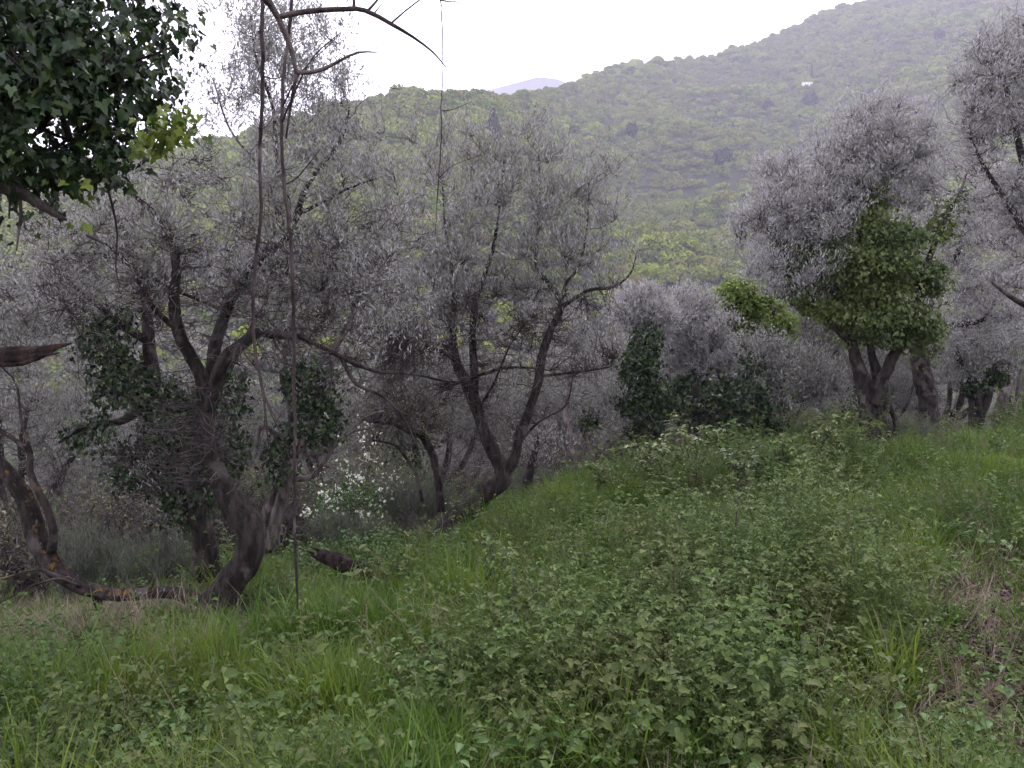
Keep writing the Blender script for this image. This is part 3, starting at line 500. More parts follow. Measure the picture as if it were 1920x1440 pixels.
# G: dark ivy hollow with several stems, and the lime green tree over it
stems([[(1385,880,13,.20),(1388,830,13,.17),(1380,780,13,.13),(1365,730,13,.08),(1345,690,13,.04)],[(1410,880,13,.14),(1415,820,13,.12),(1425,770,13,.09),(1440,700,13,.05)],[(1350,885,13.1,.12),(1345,820,13.1,.11),(1325,770,13.1,.08),(1300,720,13.1,.04)]], 33,
      'clump of dark stems under heavy black green ivy left of the ivy wrapped olive', 13, [ell(1480,700,13,90,55),ell(1540,730,13,60,45),ell(1430,660,13,60,40)], n1=60, n2=900, nl=18, leaf=.07, lw=.015, lm='olive', gap=.2, twr=.005,
      ivy=[ell(1395,750,13,75,50,.6),ell(1385,810,13.1,85,40,.5),ell(1310,790,13,45,45,.4),ell(1410,690,13,30,30,.3)], ivy_n=5200, ivy_leaf=.06, name='ivy_thicket')
stems([[(1420,860,16,.10),(1415,760,16,.09),(1405,660,16,.07),(1400,590,16,.05),(1395,550,16,.02)],[(1410,700,16,.05),(1440,620,16,.04),(1455,570,16,.02)]], 34,
      'leafy deciduous tree with fresh bright green leaves above the dark ivy thicket', 16, [ell(1395,565,16,60,38),ell(1430,605,16,55,40),ell(1375,600,16,35,35),ell(1450,650,16,40,30)], name='deciduous_tree', n1=40, n2=700, nl=14, leaf=.08, lw=.06, T=OVATE, lm='lime', gap=.35, tipup=-.2, twr=.006,
      ivy=[ell(1420,640,15.9,45,40,.5)], ivy_n=1300, ivy_leaf=.09, ivy_mat='ivy_light')
stems([[(1300,870,14.5,.10),(1300,800,14.5,.09),(1305,730,14.5,.07),(1300,660,14.5,.05),(1295,600,14.5,.03)],[(1303,720,14.5,.04),(1330,670,14.5,.03),(1350,620,14.5,.015)]], 35,
      'rounded pale lilac grey olive crown left of the bright green tree', 14.5, [ell(1300,610,14.5,65,60),ell(1330,670,14.5,60,60),ell(1265,650,14.5,45,55),ell(1300,560,14.5,35,30)], n1=70, n2=1900, nl=18, leaf=.07, lw=.014, lm='olive_pale', gap=.15, twr=.005,
      ivy=[ell(1300,735,14.3,42,42,.4)], ivy_n=1800, ivy_leaf=.07)
stems([[(1212,890,13,.11),(1212,840,13,.10),(1205,790,13,.08),(1202,720,13,.06),(1208,650,13,.04),(1212,610,13,.015)]], 36,
      'narrow trunk cloaked in a tall column of dark green ivy right of the V forked olive', 13, [ell(1200,580,13.4,50,50),ell(1240,600,13.4,40,40)], name='ivy_column', n1=30, n2=700, nl=16, leaf=.07, lw=.014, lm='olive_pale', gap=.2, twr=.005,
      ivy=[ell(1210,650,13,30,50,.3),ell(1200,700,13,35,45,.35),ell(1185,750,13,32,30,.3),ell(1235,745,13,50,35,.35),ell(1212,800,13,35,40,.3)], ivy_n=5200, ivy_leaf=.06)
stems([[(1072,905,12,.05),(1075,860,12,.045),(1068,815,12,.04),(1060,780,12,.035),(1068,720,12,.025),(1080,650,12,.012)]], 37,
      'thin straight sapling trunk right of the V forked olive', 12, [ell(1090,690,12,60,60),ell(1060,620,12,60,50)], n1=30, n2=420, nl=14, leaf=.055, lw=.012, gap=.3, twr=.004, bark='bark_pale')
stems([[(1118,890,13,.05),(1135,850,13,.045),(1160,820,13,.035),(1175,800,13,.02)],[(1120,885,13,.04),(1105,830,13,.035),(1090,780,13,.02),(1100,720,13,.01)]], 38,
      'low grey sapling with two thin spreading stems left of the ivy column', 13, [ell(1150,770,13,55,55),ell(1110,740,13,40,50)], n1=40, n2=420, nl=14, leaf=.055, lw=.012, gap=.25, twr=.004, bark='bark_pale', ivy=[ell(1105,790,13,18,35,.15)], ivy_n=300, ivy_leaf=.05)
stems([[(992,945,10.5,.07),(990,900,10.5,.06),(1000,860,10.5,.04),(1010,820,10.5,.02)]], 39,
      'short dark stump like olive stem close to the right of the V forked trunk', 10.5, [ell(1010,830,10.5,60,45)], n1=25, n2=200, nl=8, leaf=.05, lw=.011, gap=.3)

# ------------------------------------------------------------------ overhanging ivy clad tree at the top left, close to the camera
r0 = np.random.default_rng(40)
OV = [pxl([(-640,1560,2.6,.16),(-620,1200,2.6,.14),(-600,800,2.6,.13),(-560,450,2.6,.12),(-520,150,2.6,.10),(-420,-50,2.6,.07),(-250,-120,2.6,.05),(0,-100,2.6,.035),(200,-110,2.65,.028),(330,-90,2.7,.024),(430,-50,2.75,.020),(490,-10,2.8,.014),(520,30,2.85,.0125),(545,90,2.9,.010),(556,138,2.9,.008)]),
      pxl([(-560,450,2.6,.06),(-380,370,2.5,.04),(-200,330,2.4,.03),(-60,335,2.35,.024),(0,348,2.3,.021),(50,368,2.3,.017),(100,400,2.3,.010),(125,412,2.3,.003)]),
      pxl([(522,32,2.85,.010),(560,24,2.85,.0095),(600,20,2.85,.009),(650,18,2.85,.0085),(685,20,2.85,.008),(735,46,2.85,.007),(775,70,2.85,.005),(812,98,2.85,.0035),(836,126,2.85,.002)]),
      pxl([(556,136,2.9,.008),(580,136,2.9,.0075),(605,130,2.9,.007),(640,112,2.9,.005),(672,98,2.9,.004),(706,98,2.9,.002)]),
      pxl([(662,18,2.85,.007),(664,5,2.85,.006),(660,-30,2.85,.005)]), pxl([(690,20,2.85,.005),(708,0,2.85,.004),(730,-30,2.85,.003)]),
      pxl([(733,44,2.85,.004),(760,20,2.85,.003),(800,-10,2.85,.0025)]), pxl([(700,27,2.85,.003),(718,5,2.85,.001)]),
      pxl([(800,-30,2.85,.004),(825,0,2.85,.003),(850,2,2.85,.002),(866,8,2.85,.001)]),
      pxl([(556,138,2.9,.006),(545,200,2.95,.005),(536,260,3,.003)]), pxl([(530,200,2.95,.003),(560,140,2.9,.003),(600,100,2.9,.002),(636,66,2.9,.001)]),
      pxl([(-560,600,2.6,.09),(-400,640,2.55,.07),(-250,665,2.5,.055),(-100,672,2.5,.036),(0,668,2.5,.028)]),
      pxl([(35,366,2.3,.006),(40,400,2.3,.005),(36,430,2.3,.004),(31,470,2.3,.002)]), pxl([(20,355,2.3,.004),(17,410,2.3,.002)]),
      pxl([(60,-60,2.4,.006),(95,20,2.4,.006),(130,80,2.4,.006),(180,110,2.4,.005),(230,116,2.4,.005),(280,105,2.4,.004),(330,85,2.4,.003)]),
      pxl([(0,170,2.4,.008),(40,210,2.4,.007),(80,240,2.4,.006),(130,262,2.4,.004),(190,258,2.4,.003)]),
      pxl([(200,280,2.5,.004),(200,340,2.5,.004),(212,390,2.5,.004),(220,440,2.5,.003),(217,500,2.5,.0025),(225,540,2.5,.0015)])]
ov = tree('overhanging_tree', base_at(-640, 2.6), 'ivy clad tree hanging in over the top left corner close to the viewer', OV, None, bark='vine',
     ivy=[ell(60,120,2.35,160,170,.35),ell(200,60,2.4,130,120,.3),ell(230,190,2.45,90,90,.25),ell(120,260,2.35,100,90,.25),ell(20,260,2.3,90,110,.3),ell(285,170,2.5,40,60,.15),ell(-200,100,2.5,250,280,.5),ell(-520,300,2.6,160,500,.35),ell(300,20,2.5,50,60,.2),ell(90,190,2.35,130,90,.25),ell(60,300,2.35,90,60,.2),ell(170,310,2.4,70,50,.2),ell(20,60,2.3,120,140,.3)], ivy_n=19000, ivy_leaf=.030, ivy_mat='ivy', seed=41, ivy_gap=.13)
m = MB(); lob = [ell(328,235,2.3,42,30,.08),ell(290,262,2.3,45,24,.08),ell(40,140,2.3,40,25,.1),ell(150,350,2.3,40,30,.1),ell(150,425,2.3,22,10,.03),ell(230,60,2.4,60,50,.1),ell(60,30,2.3,60,40,.1),ell(220,290,2.45,40,20,.1),ell(120,180,2.3,80,60,.1)]
p = np.vstack([sample_lobes([l], k, r0) for l, k in zip(lob, (55, 45, 14, 10, 5, 10, 8, 10, 14))]); n = len(p); Ls = .030*(.7+.6*r0.random(n))
leaves(m, p, rnd_dir(n, r0)*.7+np.array([0, -.1, -.7]), rnd_dir(n, r0)+np.array([0, -1, .4]), Ls, Ls*.95, IVY); o = m.build('young_leaves', M['ivy_young'], ov, base_at(-640, 2.6)); tag(o, 'bright yellow green young leaves')
# splintered end of the broken limb
q = spline(pxl([(-3,668,2.5,.027),(30,668,2.5,.026),(62,664,2.5,.021),(85,657,2.5,.016),(105,650,2.5,.009),(134,644,2.5,.002)]), .008); m = MB(); tubes(m, q[None, :, :3], q[None, :, 3], 26, .22, r0)
for dy, x1, rr in ((14, 78, .010), (8, 66, .012), (-8, 92, .010), (2, 112, .008)):
    s_ = spline(pxl([(0,668+dy,2.49,rr),(40,667+dy*.9,2.49,rr),(x1-10,662+dy*.7,2.49,rr*.5),(x1,659+dy*.6,2.49,.001)]), .01); tubes(m, s_[None, :, :3], s_[None, :, 3], 7, .12, r0)
tag(m.build('broken_limb', M['wood'], ov, base_at(-640, 2.6), True), 'broken limb tapering to a reddish splintered point')
# hanging vines
def vine(label, pts, twigs=(), seed=1):
    r = np.random.default_rng(seed); q = spline(pxl(pts), .03); q[:, 3] *= .78; q[:, :3] += r.normal(size=(len(q), 3))*.0014; m = MB(); tubes(m, q[None, :, :3], q[None, :, 3], 9, .07, r)
    k = np.arange(8, len(q)-4, 11); v = q[k, :3]                       # leaf-scar knots and short side twigs
    for i in k: m.add(*knot(q[i, :3], q[i, 3]*1.5, r))
    for t_ in twigs:
        s_ = spline(pxl(t_), .02); tubes(m, s_[None, :, :3], s_[None, :, 3], 6, .05, r)
    base = q[-1, :3]; return tag(m.build('hanging_vine', M['vine'], None, None, True), label, 'vine', 'bare vines hanging from above')
def knot(c, rr, r):
    a = [(1,0,0),(0,1,0),(-1,0,0),(0,-1,0),(0,0,1.3),(0,0,-1.3)]; return c+np.array(a)*rr*(.8+.5*r.random((6, 1))), np.array([(0,1,4),(1,2,4),(2,3,4),(3,0,4),(1,0,5),(2,1,5),(3,2,5),(0,3,5)])
vine('thinner left vine ending in a frayed tangle in front of the twisted olive', [(493,-60,3,.010),(492,60,3,.010),(492,180,3,.009),(487,300,3,.0085),(489,400,3,.008),(478,500,3,.0085),(474,580,3,.008),(478,650,3,.008),(488,710,3,.007),(497,760,3,.006),(501,810,3,.004),(504,850,3,.002)],
     [[(489,715,3,.004),(502,760,3,.003),(520,800,3,.002),(532,830,3,.001)],[(497,745,3,.003),(495,800,3,.002),(478,860,3,.001)],[(495,740,3,.003),(512,775,3,.002),(528,812,3,.001)]], 1)
vine('longest vine, dangling straight down to the grass right of the twisted olive', [(548,-60,3.6,.011),(545,40,3.6,.010),(534,120,3.6,.010),(529,200,3.6,.010),(529,290,3.6,.010),(536,380,3.65,.010),(545,450,3.7,.011),(549,540,3.7,.011),(552,640,3.7,.0105),(550,720,3.7,.010),(553,800,3.7,.010),(552,900,3.7,.009),(553,1000,3.7,.008),(557,1090,3.7,.008),(557,1142,3.7,.003)],
     [[(529,230,3.6,.005),(545,190,3.5,.004),(585,110,3.4,.003),(640,60,3.4,.002)],[(537,345,3.65,.004),(560,330,3.6,.003),(600,280,3.6,.001)],[(551,710,3.7,.005),(566,725,3.65,.002)],[(545,450,3.7,.004),(520,420,3.7,.003),(500,400,3.7,.001)]], 2)
vine('thin wiry strand hanging free against the white sky right of the others', [(826,-20,4,.0035),(829,60,4,.0035),(830,130,4,.003),(828,200,4,.004),(827,270,4,.004),(822,340,4,.004),(818,400,4,.003),(816,440,4,.0015)], [[(828,208,4,.003),(850,205,4,.002),(885,190,4,.001)],[(822,335,4,.003),(850,310,4,.002),(905,290,4,.001)]], 3)

# ------------------------------------------------------------------ olives further down the slope
def generic_olive(seed, label, base, pale, h=4.2, wd=1.9, ivy=False, nt=1700, cat='tree', group=None, leafs=.062):
    r = np.random.default_rng(seed); b = np.array(base, float); lean = r.normal(size=2)*.35
    def pt(x, y, z, rr): return np.r_[b+[x, y, z], rr]
    fork = pt(lean[0]*.5, lean[1]*.5, h*.3, .11); L = [[pt(0, 0, -.3, .2), pt(.03, 0, .1, .15), pt(lean[0]*.3, lean[1]*.3, h*.15, .12), fork]]; lob = []
    for k in range(4):
        an = k*1.57+r.random()*1.2; x, y = math.cos(an)*wd*.55, math.sin(an)*wd*.55; z = h*(.6+.25*r.random())
        L.append([fork, pt(x*.5, y*.5, h*.45, .07), pt(x*.8+r.normal()*.1, y*.8, z*.9, .045), pt(x*1.1, y*1.1, z*1.1, .015)])
        lob.append((b+[x, y, z], np.array([wd*.5, wd*.5, h*.2])*(.8+.4*r.random())))
    lob.append((b+[lean[0], lean[1], h*.85], np.array([wd*.5, wd*.5, h*.2])))
    for k in range(3): lob.append((b+np.r_[r.normal(size=2)*wd*.5, h*(.6+.4*r.random())], np.array([wd*.28, wd*.28, h*.13])))
    iv = [(b+[lean[0]*.3, -.05, h*.22], np.array([.32, .32, h*.2])), (b+[lob[0][0][0]-b[0], lob[0][0][1]-b[1], h*.45], np.array([.5, .5, .45]))] if ivy else None
    return tree('olive_tree', b, label, L, lob, cat, group, n1=45, n2=nt, nl=16, leaf=leafs, lw=.0135, lm=pale, seed=seed, gap=.3, twr=.004, up=.8, tipup=.7, n3=200, ivy=iv, ivy_n=900, ivy_leaf=.08, sides=8)
def at(px, Y): return base_at(px, Y)
protos = []
first = [(30, 13, 'olive_dim', False, 'pale feathery olive in the haze behind the flat lying lichened trunk'),
         (640, 17, 'olive_dim', False, 'grey green olive seen between the slender forked one and the hawthorn'),
         (1150, 19, 'olive_dim', True, 'pale lilac olive between the V forked one and the ivy column'),
         (1560, 21, 'olive_dim', True, 'grey olive half hidden to the left of the ivy wrapped trunk')]
for i, (px, Yd, pm, iv, lb) in enumerate(first): protos.append(generic_olive(100+i, lb, at(px, Yd), pm, ivy=iv))
more = [(-60,17,1,'dim olive at the very left edge behind the flat lying trunk'),(170,17,0,'olive behind the ivy smothered trunk, left of it'),(300,21,2,'olive seen through the branches above the ivy clump on the left'),
        (430,15,1,'olive whose crown fills the gap just right of the twisted bare trunk'),(540,22,0,'olive behind the longest hanging vine'),(740,21,2,'olive behind the leafless thorn tree'),
        (820,16,3,'olive directly behind the left fork of the V shaped trunk'),(900,24,0,'olive seen far down between the two arms of the V shaped trunk'),(985,18,1,'olive just right of the two arms of the V shaped trunk'),
        (1060,25,2,'pale olive behind the straight sapling'),(1230,24,0,'olive top showing between the ivy column and the lilac crown'),(1350,22,1,'olive behind the bright green tree on its left'),(1480,20,0,'olive behind the dark thicket on its right'),
        (1640,24,2,'pale olive behind the ivy wrapped trunk'),(1790,23,1,'olive in the gap between the dark bent trunk and the two short stems'),(1930,22,0,'olive behind the leaning grey trunk at the right edge')]
for k, (px, Yd, pi_, lb) in enumerate(more):
    copy_thing(protos[pi_], 'olive_tree', at(px, Yd), k*1.7, .85+.3*((k*7) % 5)/4, lb, 'tree')
rr_ = np.random.default_rng(77); k = 0
for Yd in (28, 33, 39, 46, 55):                     # rows that blur into each other
    for px in np.arange(-80, 2000, 190*28/Yd):
        p_ = px+rr_.uniform(-60, 60); copy_thing(protos[k % 4], 'olive_tree', at(p_, Yd+rr_.uniform(-2, 2)), rr_.random()*6.28, rr_.uniform(.9, 1.35),
            'hazy grey olive in the dense rows down the slope behind all the nearer trees', 'tree', 'far olives crowding the slope below'); k += 1

# ------------------------------------------------------------------ shrubs
def shrub(name, base, label, rx, h, stems=60, mat='shrub', T=OVATE, leaf=.035, lw=.02, nl=26, seed=1, fan=.6, flower=0, cat='shrub', twr=.006, tw='twig', group=None, up=.2):
    r = np.random.default_rng(seed); b = np.array(base, float); root = empty(name, b, label, cat, group)
    an = r.random(stems)*6.28; q = np.sqrt(r.random(stems)); tip = b+np.c_[np.cos(an)*q*rx, np.sin(an)*q*rx, h*(.45+.6*r.random(stems))*(1-.35*q**2)]
    A = b+np.c_[r.normal(size=(stems, 2))*rx*.12, np.full(stems, -.05)]; C = curve_between(A, tip, 7, r, .12, .03); sb = MB(); tubes(sb, C, np.linspace(twr, twr*.3, 7)[None]*np.ones((stems, 1)), 4, 0, r, False)
    m2 = stems*6; i = r.integers(0, stems, m2); kk = r.integers(2, 6, m2); A2 = C[i, kk]; B2_ = A2+rnd_dir(m2, r)*fan*.35*h+np.array([0, 0, h*.16]); C2 = curve_between(A2, B2_, 5, r, .12, .04)
    tubes(sb, C2, np.linspace(twr*.5, twr*.2, 5)[None]*np.ones((m2, 1)), 3, 0, r, False); sb.build('stems', M[tw], root, b)
    n = m2*nl; ti = np.repeat(np.arange(m2), nl); t = r.random(n)*3.99; k_ = t.astype(int); f = (t-k_)[:, None]; pos = C2[ti, k_]*(1-f)+C2[ti, k_+1]*f+r.normal(size=(n, 3))*leaf*.5
    L = leaf*(.6+.7*r.random(n)); lb = MB(); leaves(lb, pos, rnd_dir(n, r)+np.array([0, 0, up]), rnd_dir(n, r)+np.array([0, 0, .6]), L, L*lw/leaf, T); lb.build('foliage', M[mat], root, b)
    if flower:
        k_ = np.clip(np.repeat(r.integers(0, n, flower//9), 9)+r.integers(-6, 7, flower//9*9), 0, n-1); flower = len(k_); L = .042*(.6+.7*r.random(flower)); fb = MB(); leaves(fb, pos[k_]+r.normal(size=(flower, 3))*.02, rnd_dir(flower, r), rnd_dir(flower, r), L, L, OVATE); fb.build('blossom', M['blossom'], root, b)
    return root
NEEDLE = dict(T=OLIVE, leaf=.07, lw=.004, mat='broom', up=1.6)
shrub('broom_bush', at(165, 8.6), 'rounded grey green broom bush above the flat lying lichened trunk', .55, 1.0, 90, nl=30, seed=1, **NEEDLE)
shrub('broom_bush', at(300, 8.4), 'smaller blue grey broom bush left of the dark ivy smothered trunk', .45, .75, 70, nl=30, seed=2, **NEEDLE)
shrub('broom_bush', at(770, 10.2), 'grey broom bush left of the foot of the V forked olive', .6, .95, 80, nl=26, seed=3, **NEEDLE)
shrub('broom_bush', at(650, 9.2), 'low grey broom bush under the white flowering shrub', .6, .55, 70, nl=26, seed=4, **NEEDLE)
shrub('broom_bush', at(1700, 12.5), 'bluish broom bush on the grass crest right of the ivy wrapped trunk', .55, .55, 70, nl=26, seed=5, **NEEDLE)
shrub('broom_bush', at(1000, 11), 'dark low broom bush at the grass edge right of the V forked olive', .5, .5, 60, nl=26, seed=6, **NEEDLE)
shrub('flowering_shrub', at(660, 9.9), 'shrub dotted with small white flowers behind the grey broom in the left middle', .55, .95, 70, mat='nettle', nl=22, seed=7, flower=1700, leaf=.04, lw=.022)
shrub('blossom_tree', at(700, 11.5), 'taller bush with pale pinkish white blossom behind the hawthorn twigs', .75, 2.2, 60, mat='shrub', nl=14, seed=8, flower=500, cat='bush')
sh = [(40,9.8,.9,1.5,'yellow green scrub bush behind the upright limb at the far left'),(110,11.5,1.0,1.8,'yellowish leafy scrub left of the rounded broom bush'),(240,10.8,.9,1.7,'brownish scrub bush between the two left broom bushes'),
      (330,12,1.0,1.9,'yellow green bush seen behind the ivy smothered trunk'),(440,10.8,.8,1.6,'bush behind the bend of the twisted bare trunk'),(500,12.5,1.0,2.0,'bush behind the foot of the slender forked olive'),
      (590,11.6,.8,1.5,'bush behind the longest vine, left of the white flowers'),(745,12.8,.9,1.6,'bush behind the little thorn tree'),(880,13,.8,1.1,'bush in the gap between the arms of the V forked olive'),
      (1040,14,.8,1.0,'bush right behind the thin straight sapling'),(1160,14.5,.7,.9,'bush between the low sapling and the ivy column'),(1270,14.6,.7,.8,'bush between the ivy column and the dark thicket'),
      (1490,14,.8,1.0,'brown scrub between the dark thicket and the ivy wrapped trunk'),(1570,14.5,.8,1.0,'scrub bush just left of the ivy wrapped trunk'),(1690,17,.9,.9,'scrub bush between the ivy wrapped trunk and the dark bent one'),(1790,19,1,.9,'scrub bush right of the dark bent trunk'),(1935,17,.9,.9,'scrub bush at the right edge of the crest')]
for i, (px, Yd, rx, h, lb) in enumerate(sh): shrub('scrub_bush', at(px, Yd), lb, rx, h, 55, mat=('shrub', 'bramble', 'shrub')[i % 3], nl=20, seed=20+i, leaf=.045, lw=.026, cat='bush')

# ------------------------------------------------------------------ grass, weeds, brambles, litter
def blades(mb, n, r, h, spread, w=.0035, lean=.45, stiff=1.0):
    an = r.random(n)*6.283; q = spread*np.sqrt(r.random(n)); o = np.c_[np.cos(an)*q, np.sin(an)*q, np.zeros(n)]; an2 = an+r.normal(size=n)*.9; d = np.c_[np.cos(an2), np.sin(an2), np.zeros(n)]
    H = h*(.5+.6*r.random(n)); ln = lean*(.3+r.random(n)); s = np.c_[-np.sin(an2), np.cos(an2), np.zeros(n)]; V = []
    for t, ww in ((0, 1), (.4, .9), (.75, .6), (1, 0)):
        c = o+d*(H*ln*t**2.0)[:, None]+np.array([0, 0, 1])*(H*(t-.28*ln*t**3))[:, None]
        V += [c] if ww == 0 else [c-s*w*ww, c+s*w*ww]
    V = np.stack(V, 1); b0 = (np.arange(n)*7)[:, None]; base = mb.n; mb.add(V, (b0[:, None]+np.array([[0, 1, 3, 2], [2, 3, 5, 4]])).reshape(-1, 4)); mb.F.setdefault(3, []).append(base+b0+np.array([[4, 5, 6]]))
def var(name, fn, mat): b = MB(); fn(b); return b.build(name, M[mat], link=False)
def sprig(mb, r, n, h, leaf, T, lw, droop=.3, three=False):                  # little leafy plants
    A = np.c_[r.normal(size=(n, 2))*.03, np.zeros(n)]; B_ = A+np.c_[r.normal(size=(n, 2))*h*.5, h*(.5+.6*r.random(n))]; C = curve_between(A, B_, 6, r, .15, .03); tubes(mb, C, np.linspace(.0022, .0009, 6)[None]*np.ones((n, 1)), 3, 0, r, False)
    k = 9; ti = np.repeat(np.arange(n), k); t = np.tile(np.linspace(.25, 1, k), n)*4.99; kk = t.astype(int); f = (t-kk)[:, None]; p = C[ti, kk]*(1-f)+C[ti, kk+1]*f; d = rnd_dir(len(p), r); d[:, 2] = -droop*.5+.3*d[:, 2]
    L = leaf*(.6+.6*r.random(len(p)))
    if three:
        p = p+unit(d)*leaf*.6; side = unit(np.cross(d, [0, 0, 1])); p = np.vstack([p, p, p]); d = np.vstack([d, d*.35+side, d*.35-side]); L = np.r_[L*1.1, L*.85, L*.85]
    nr = rnd_dir(len(p), r)*.5+np.array([0, 0, 1]); leaves(mb, p, d, nr, L, L*lw, T)
rv_ = np.random.default_rng(5)
V_grass = [var('grass_tuft', lambda b: blades(b, 34, rv_, h, .07, .0034, ln), 'grass') for h, ln in ((.32, .6), (.26, .8), (.40, .6), (.2, .9), (.3, 1.1))]
V_short = [var('grass_tuft_short', lambda b: blades(b, 40, rv_, h, .10, .0026, .8), 'grass') for h in (.10, .13, .08)]
V_dry = [var('dry_tuft', lambda b: blades(b, 22, rv_, h, .09, .0022, ln), 'dry') for h, ln in ((.22, 1.0), (.14, 1.3), (.3, .7))]
V_net = [var('nettle_sprig', lambda b: sprig(b, rv_, 6, h, lf, OVATE, .66), 'nettle') for h, lf in ((.20, .036), (.14, .03), (.26, .05), (.10, .06), (.18, .022))]
V_bra = [var('bramble_sprig', lambda b: sprig(b, rv_, 4, h, lf, OVATE, .68, .3, True), 'bramble') for h, lf in ((.24, .026), (.18, .02), (.36, .030), (.12, .024), (.30, .018))]
V_cov = [var('cover_leaves', lambda b: sprig(b, rv_, 6, h, .017, OVATE, .8, .1), 'nettle') for h in (.07, .10, .05)]
def lit(b, mat=None):
    n = 16; p = np.c_[rv_.normal(size=(n, 2))*.07, rv_.random(n)*.025]; L = .042*(.5+.9*rv_.random(n)); leaves(b, p, rnd_dir(n, rv_)*[1, 1, .25], rnd_dir(n, rv_)*.5+np.array([0, 0, 1]), L, L*.6, OVATE)
V_lit = [var('litter', lit, 'litter') for _ in range(3)]
def twl(b):
    n = 7; A = np.c_[rv_.normal(size=(n, 2))*.06, rv_.random(n)*.03]; d = rnd_dir(n, rv_)*[1, 1, .15]; tubes(b, curve_between(A, A+d*.16, 4, rv_, .1, .04), np.full((n, 4), .0016), 3, 0, rv_, False)
V_twl = [var('fallen_twigs', twl, 'twig') for _ in range(3)]
def spots(n, seed, y0=2.2, y1=17, pw=1.0):
    r = np.random.default_rng(seed); n3 = n*4; u = r.random(n3); Yp = (y0**(1-pw+1e-6)+(y1**(1-pw+1e-6)-y0**(1-pw+1e-6))*u)**(1/(1-pw+1e-6)); px = r.uniform(-250, 2170, n3); X = Yp*(px-960)/F   # denser near the viewer
    return X, Yp, r
def pixof(X, Y, Z): return 960+X/Y*F, 720-(Z-EYE)/Y*F
def blob(px, py, cx, cy, rx, ry): return np.exp(-(((px-cx)/rx)**2+((py-cy)/ry)**2))
def place(n, seed, dens, **kw):
    X, Y, r = spots(n, seed, **kw); Z = G(X, Y); px, py = pixof(X, Y, Z); keep = r.random(len(X)) < dens(X, Y, px, py); X, Y, Z = X[keep][:n], Y[keep][:n], Z[keep][:n]; return np.c_[X, Y, Z-.01], r
def flat(px, py): return np.clip(1.5*blob(px,py,200,1210,300,90)+1.1*blob(px,py,650,1125,75,40)+1.2*blob(px,py,400,1190,130,50)+1.1*blob(px,py,860,1010,90,32), 0, 1)
def litmask(px, py): return np.clip(1.2*blob(px,py,1860,1150,120,50)+1.2*blob(px,py,1830,1270,110,110)+1.2*blob(px,py,1870,1420,120,110)+.4*blob(px,py,1720,1300,110,110)+1.1*blob(px,py,840,1215,70,45)+.9*blob(px,py,1060,1110,45,40)+.8*blob(px,py,720,1400,100,60)+.7*blob(px,py,930,1165,80,30)+.7*blob(px,py,1150,1085,60,25)+.7*blob(px,py,500,1190,60,25), 0, 1)
def brmask(px, py): return np.clip(blob(px,py,1330,1130,330,170)+.9*blob(px,py,1150,1350,300,120)+.8*blob(px,py,1450,930,220,70)+.7*blob(px,py,1400,1400,300,100)+.6*blob(px,py,200,1420,250,60)+.55*(vnoise(px*1.0, py*2.0, 130, 77) > .62), 0, 1)
def gmask(px, py): return np.clip(blob(px,py,480,1330,330,90)+.9*blob(px,py,760,1180,170,70)+.9*blob(px,py,1040,960,150,35)+1.0*blob(px,py,1800,915,150,35)+.7*blob(px,py,900,1400,160,90)+.6*blob(px,py,1180,1180,110,70)+.5*blob(px,py,1700,990,140,40), 0, 1)
def nmask(px, py): return np.clip(blob(px,py,720,1070,160,50)+.8*blob(px,py,120,1330,180,100)+.5*blob(px,py,900,1330,200,80), 0, 1)
pt_, r = place(15000, 1, lambda X, Y, px, py: np.clip(.16+1.0*gmask(px, py), 0, 1)*(1-.92*litmask(px, py))*(.3+.9*(vnoise(X, Y, .45, 21) > .45))*(1-.97*flat(px, py)))
gn_scatter('grass', pt_, (.40+.78*r.random(len(pt_)))*(.45+.95*vnoise(pt_[:, 0], pt_[:, 1], .4, 23)), V_grass, 'long bright green grass growing over the terrace', 'grass', tilt=.2)
pt_, r = place(12000, 2, lambda X, Y, px, py: .42*(1-.88*litmask(px, py)))
gn_scatter('short_grass', pt_, .7+.8*r.random(len(pt_)), V_short, 'short grass between the weeds', 'grass', tilt=.2)
pt_, r = place(3600, 3, lambda X, Y, px, py: np.clip(.22+.06*litmask(px, py)+.6*blob(px,py,120,1185,220,50)+.4*(vnoise(X, Y, .7, 31) > .68), 0, 1)*.8)
gn_scatter('dry_grass', pt_, .5+.8*r.random(len(pt_)), V_dry, 'dry straw coloured grass strewn among the green', 'grass', tilt=.5)
pt_, r = place(7000, 4, lambda X, Y, px, py: np.clip(.07+.85*nmask(px, py), 0, 1)*(1-.88*litmask(px, py))*(1-.9*flat(px, py)))
gn_scatter('nettles', pt_, .6+.7*r.random(len(pt_)), V_net, 'dark green nettles and broad leaved weeds', 'weeds')
pt_, r = place(6800, 5, lambda X, Y, px, py: np.clip(.03+.8*brmask(px, py), 0, 1)*(1-.92*litmask(px, py))*(.15+.85*(vnoise(X, Y, .5, 41) > .55))*(1-.9*flat(px, py)))
gn_scatter('brambles', pt_+np.c_[np.zeros((len(pt_), 2)), .7*vnoise(pt_[:, 0], pt_[:, 1], .6, 42)**1.8*r.random(len(pt_))], .6+.8*r.random(len(pt_)), V_bra, 'tangled low brambles with dull green three part leaves', 'brambles', tilt=.5)
pt_, r = place(10000, 6, lambda X, Y, px, py: .45*(1-.85*litmask(px, py)))
gn_scatter('ground_cover', pt_, .7+.8*r.random(len(pt_)), V_cov, 'small round leaved plants carpeting the soil', 'ground cover')
pt_, r = place(15000, 7, lambda X, Y, px, py: np.clip(.10+1.5*litmask(px, py), 0, 1))
gn_scatter('leaf_litter', pt_+[0, 0, .015], .6+.8*r.random(len(pt_)), V_lit, 'brown dead leaves lying on the bare path at the lower right', 'dead leaves')
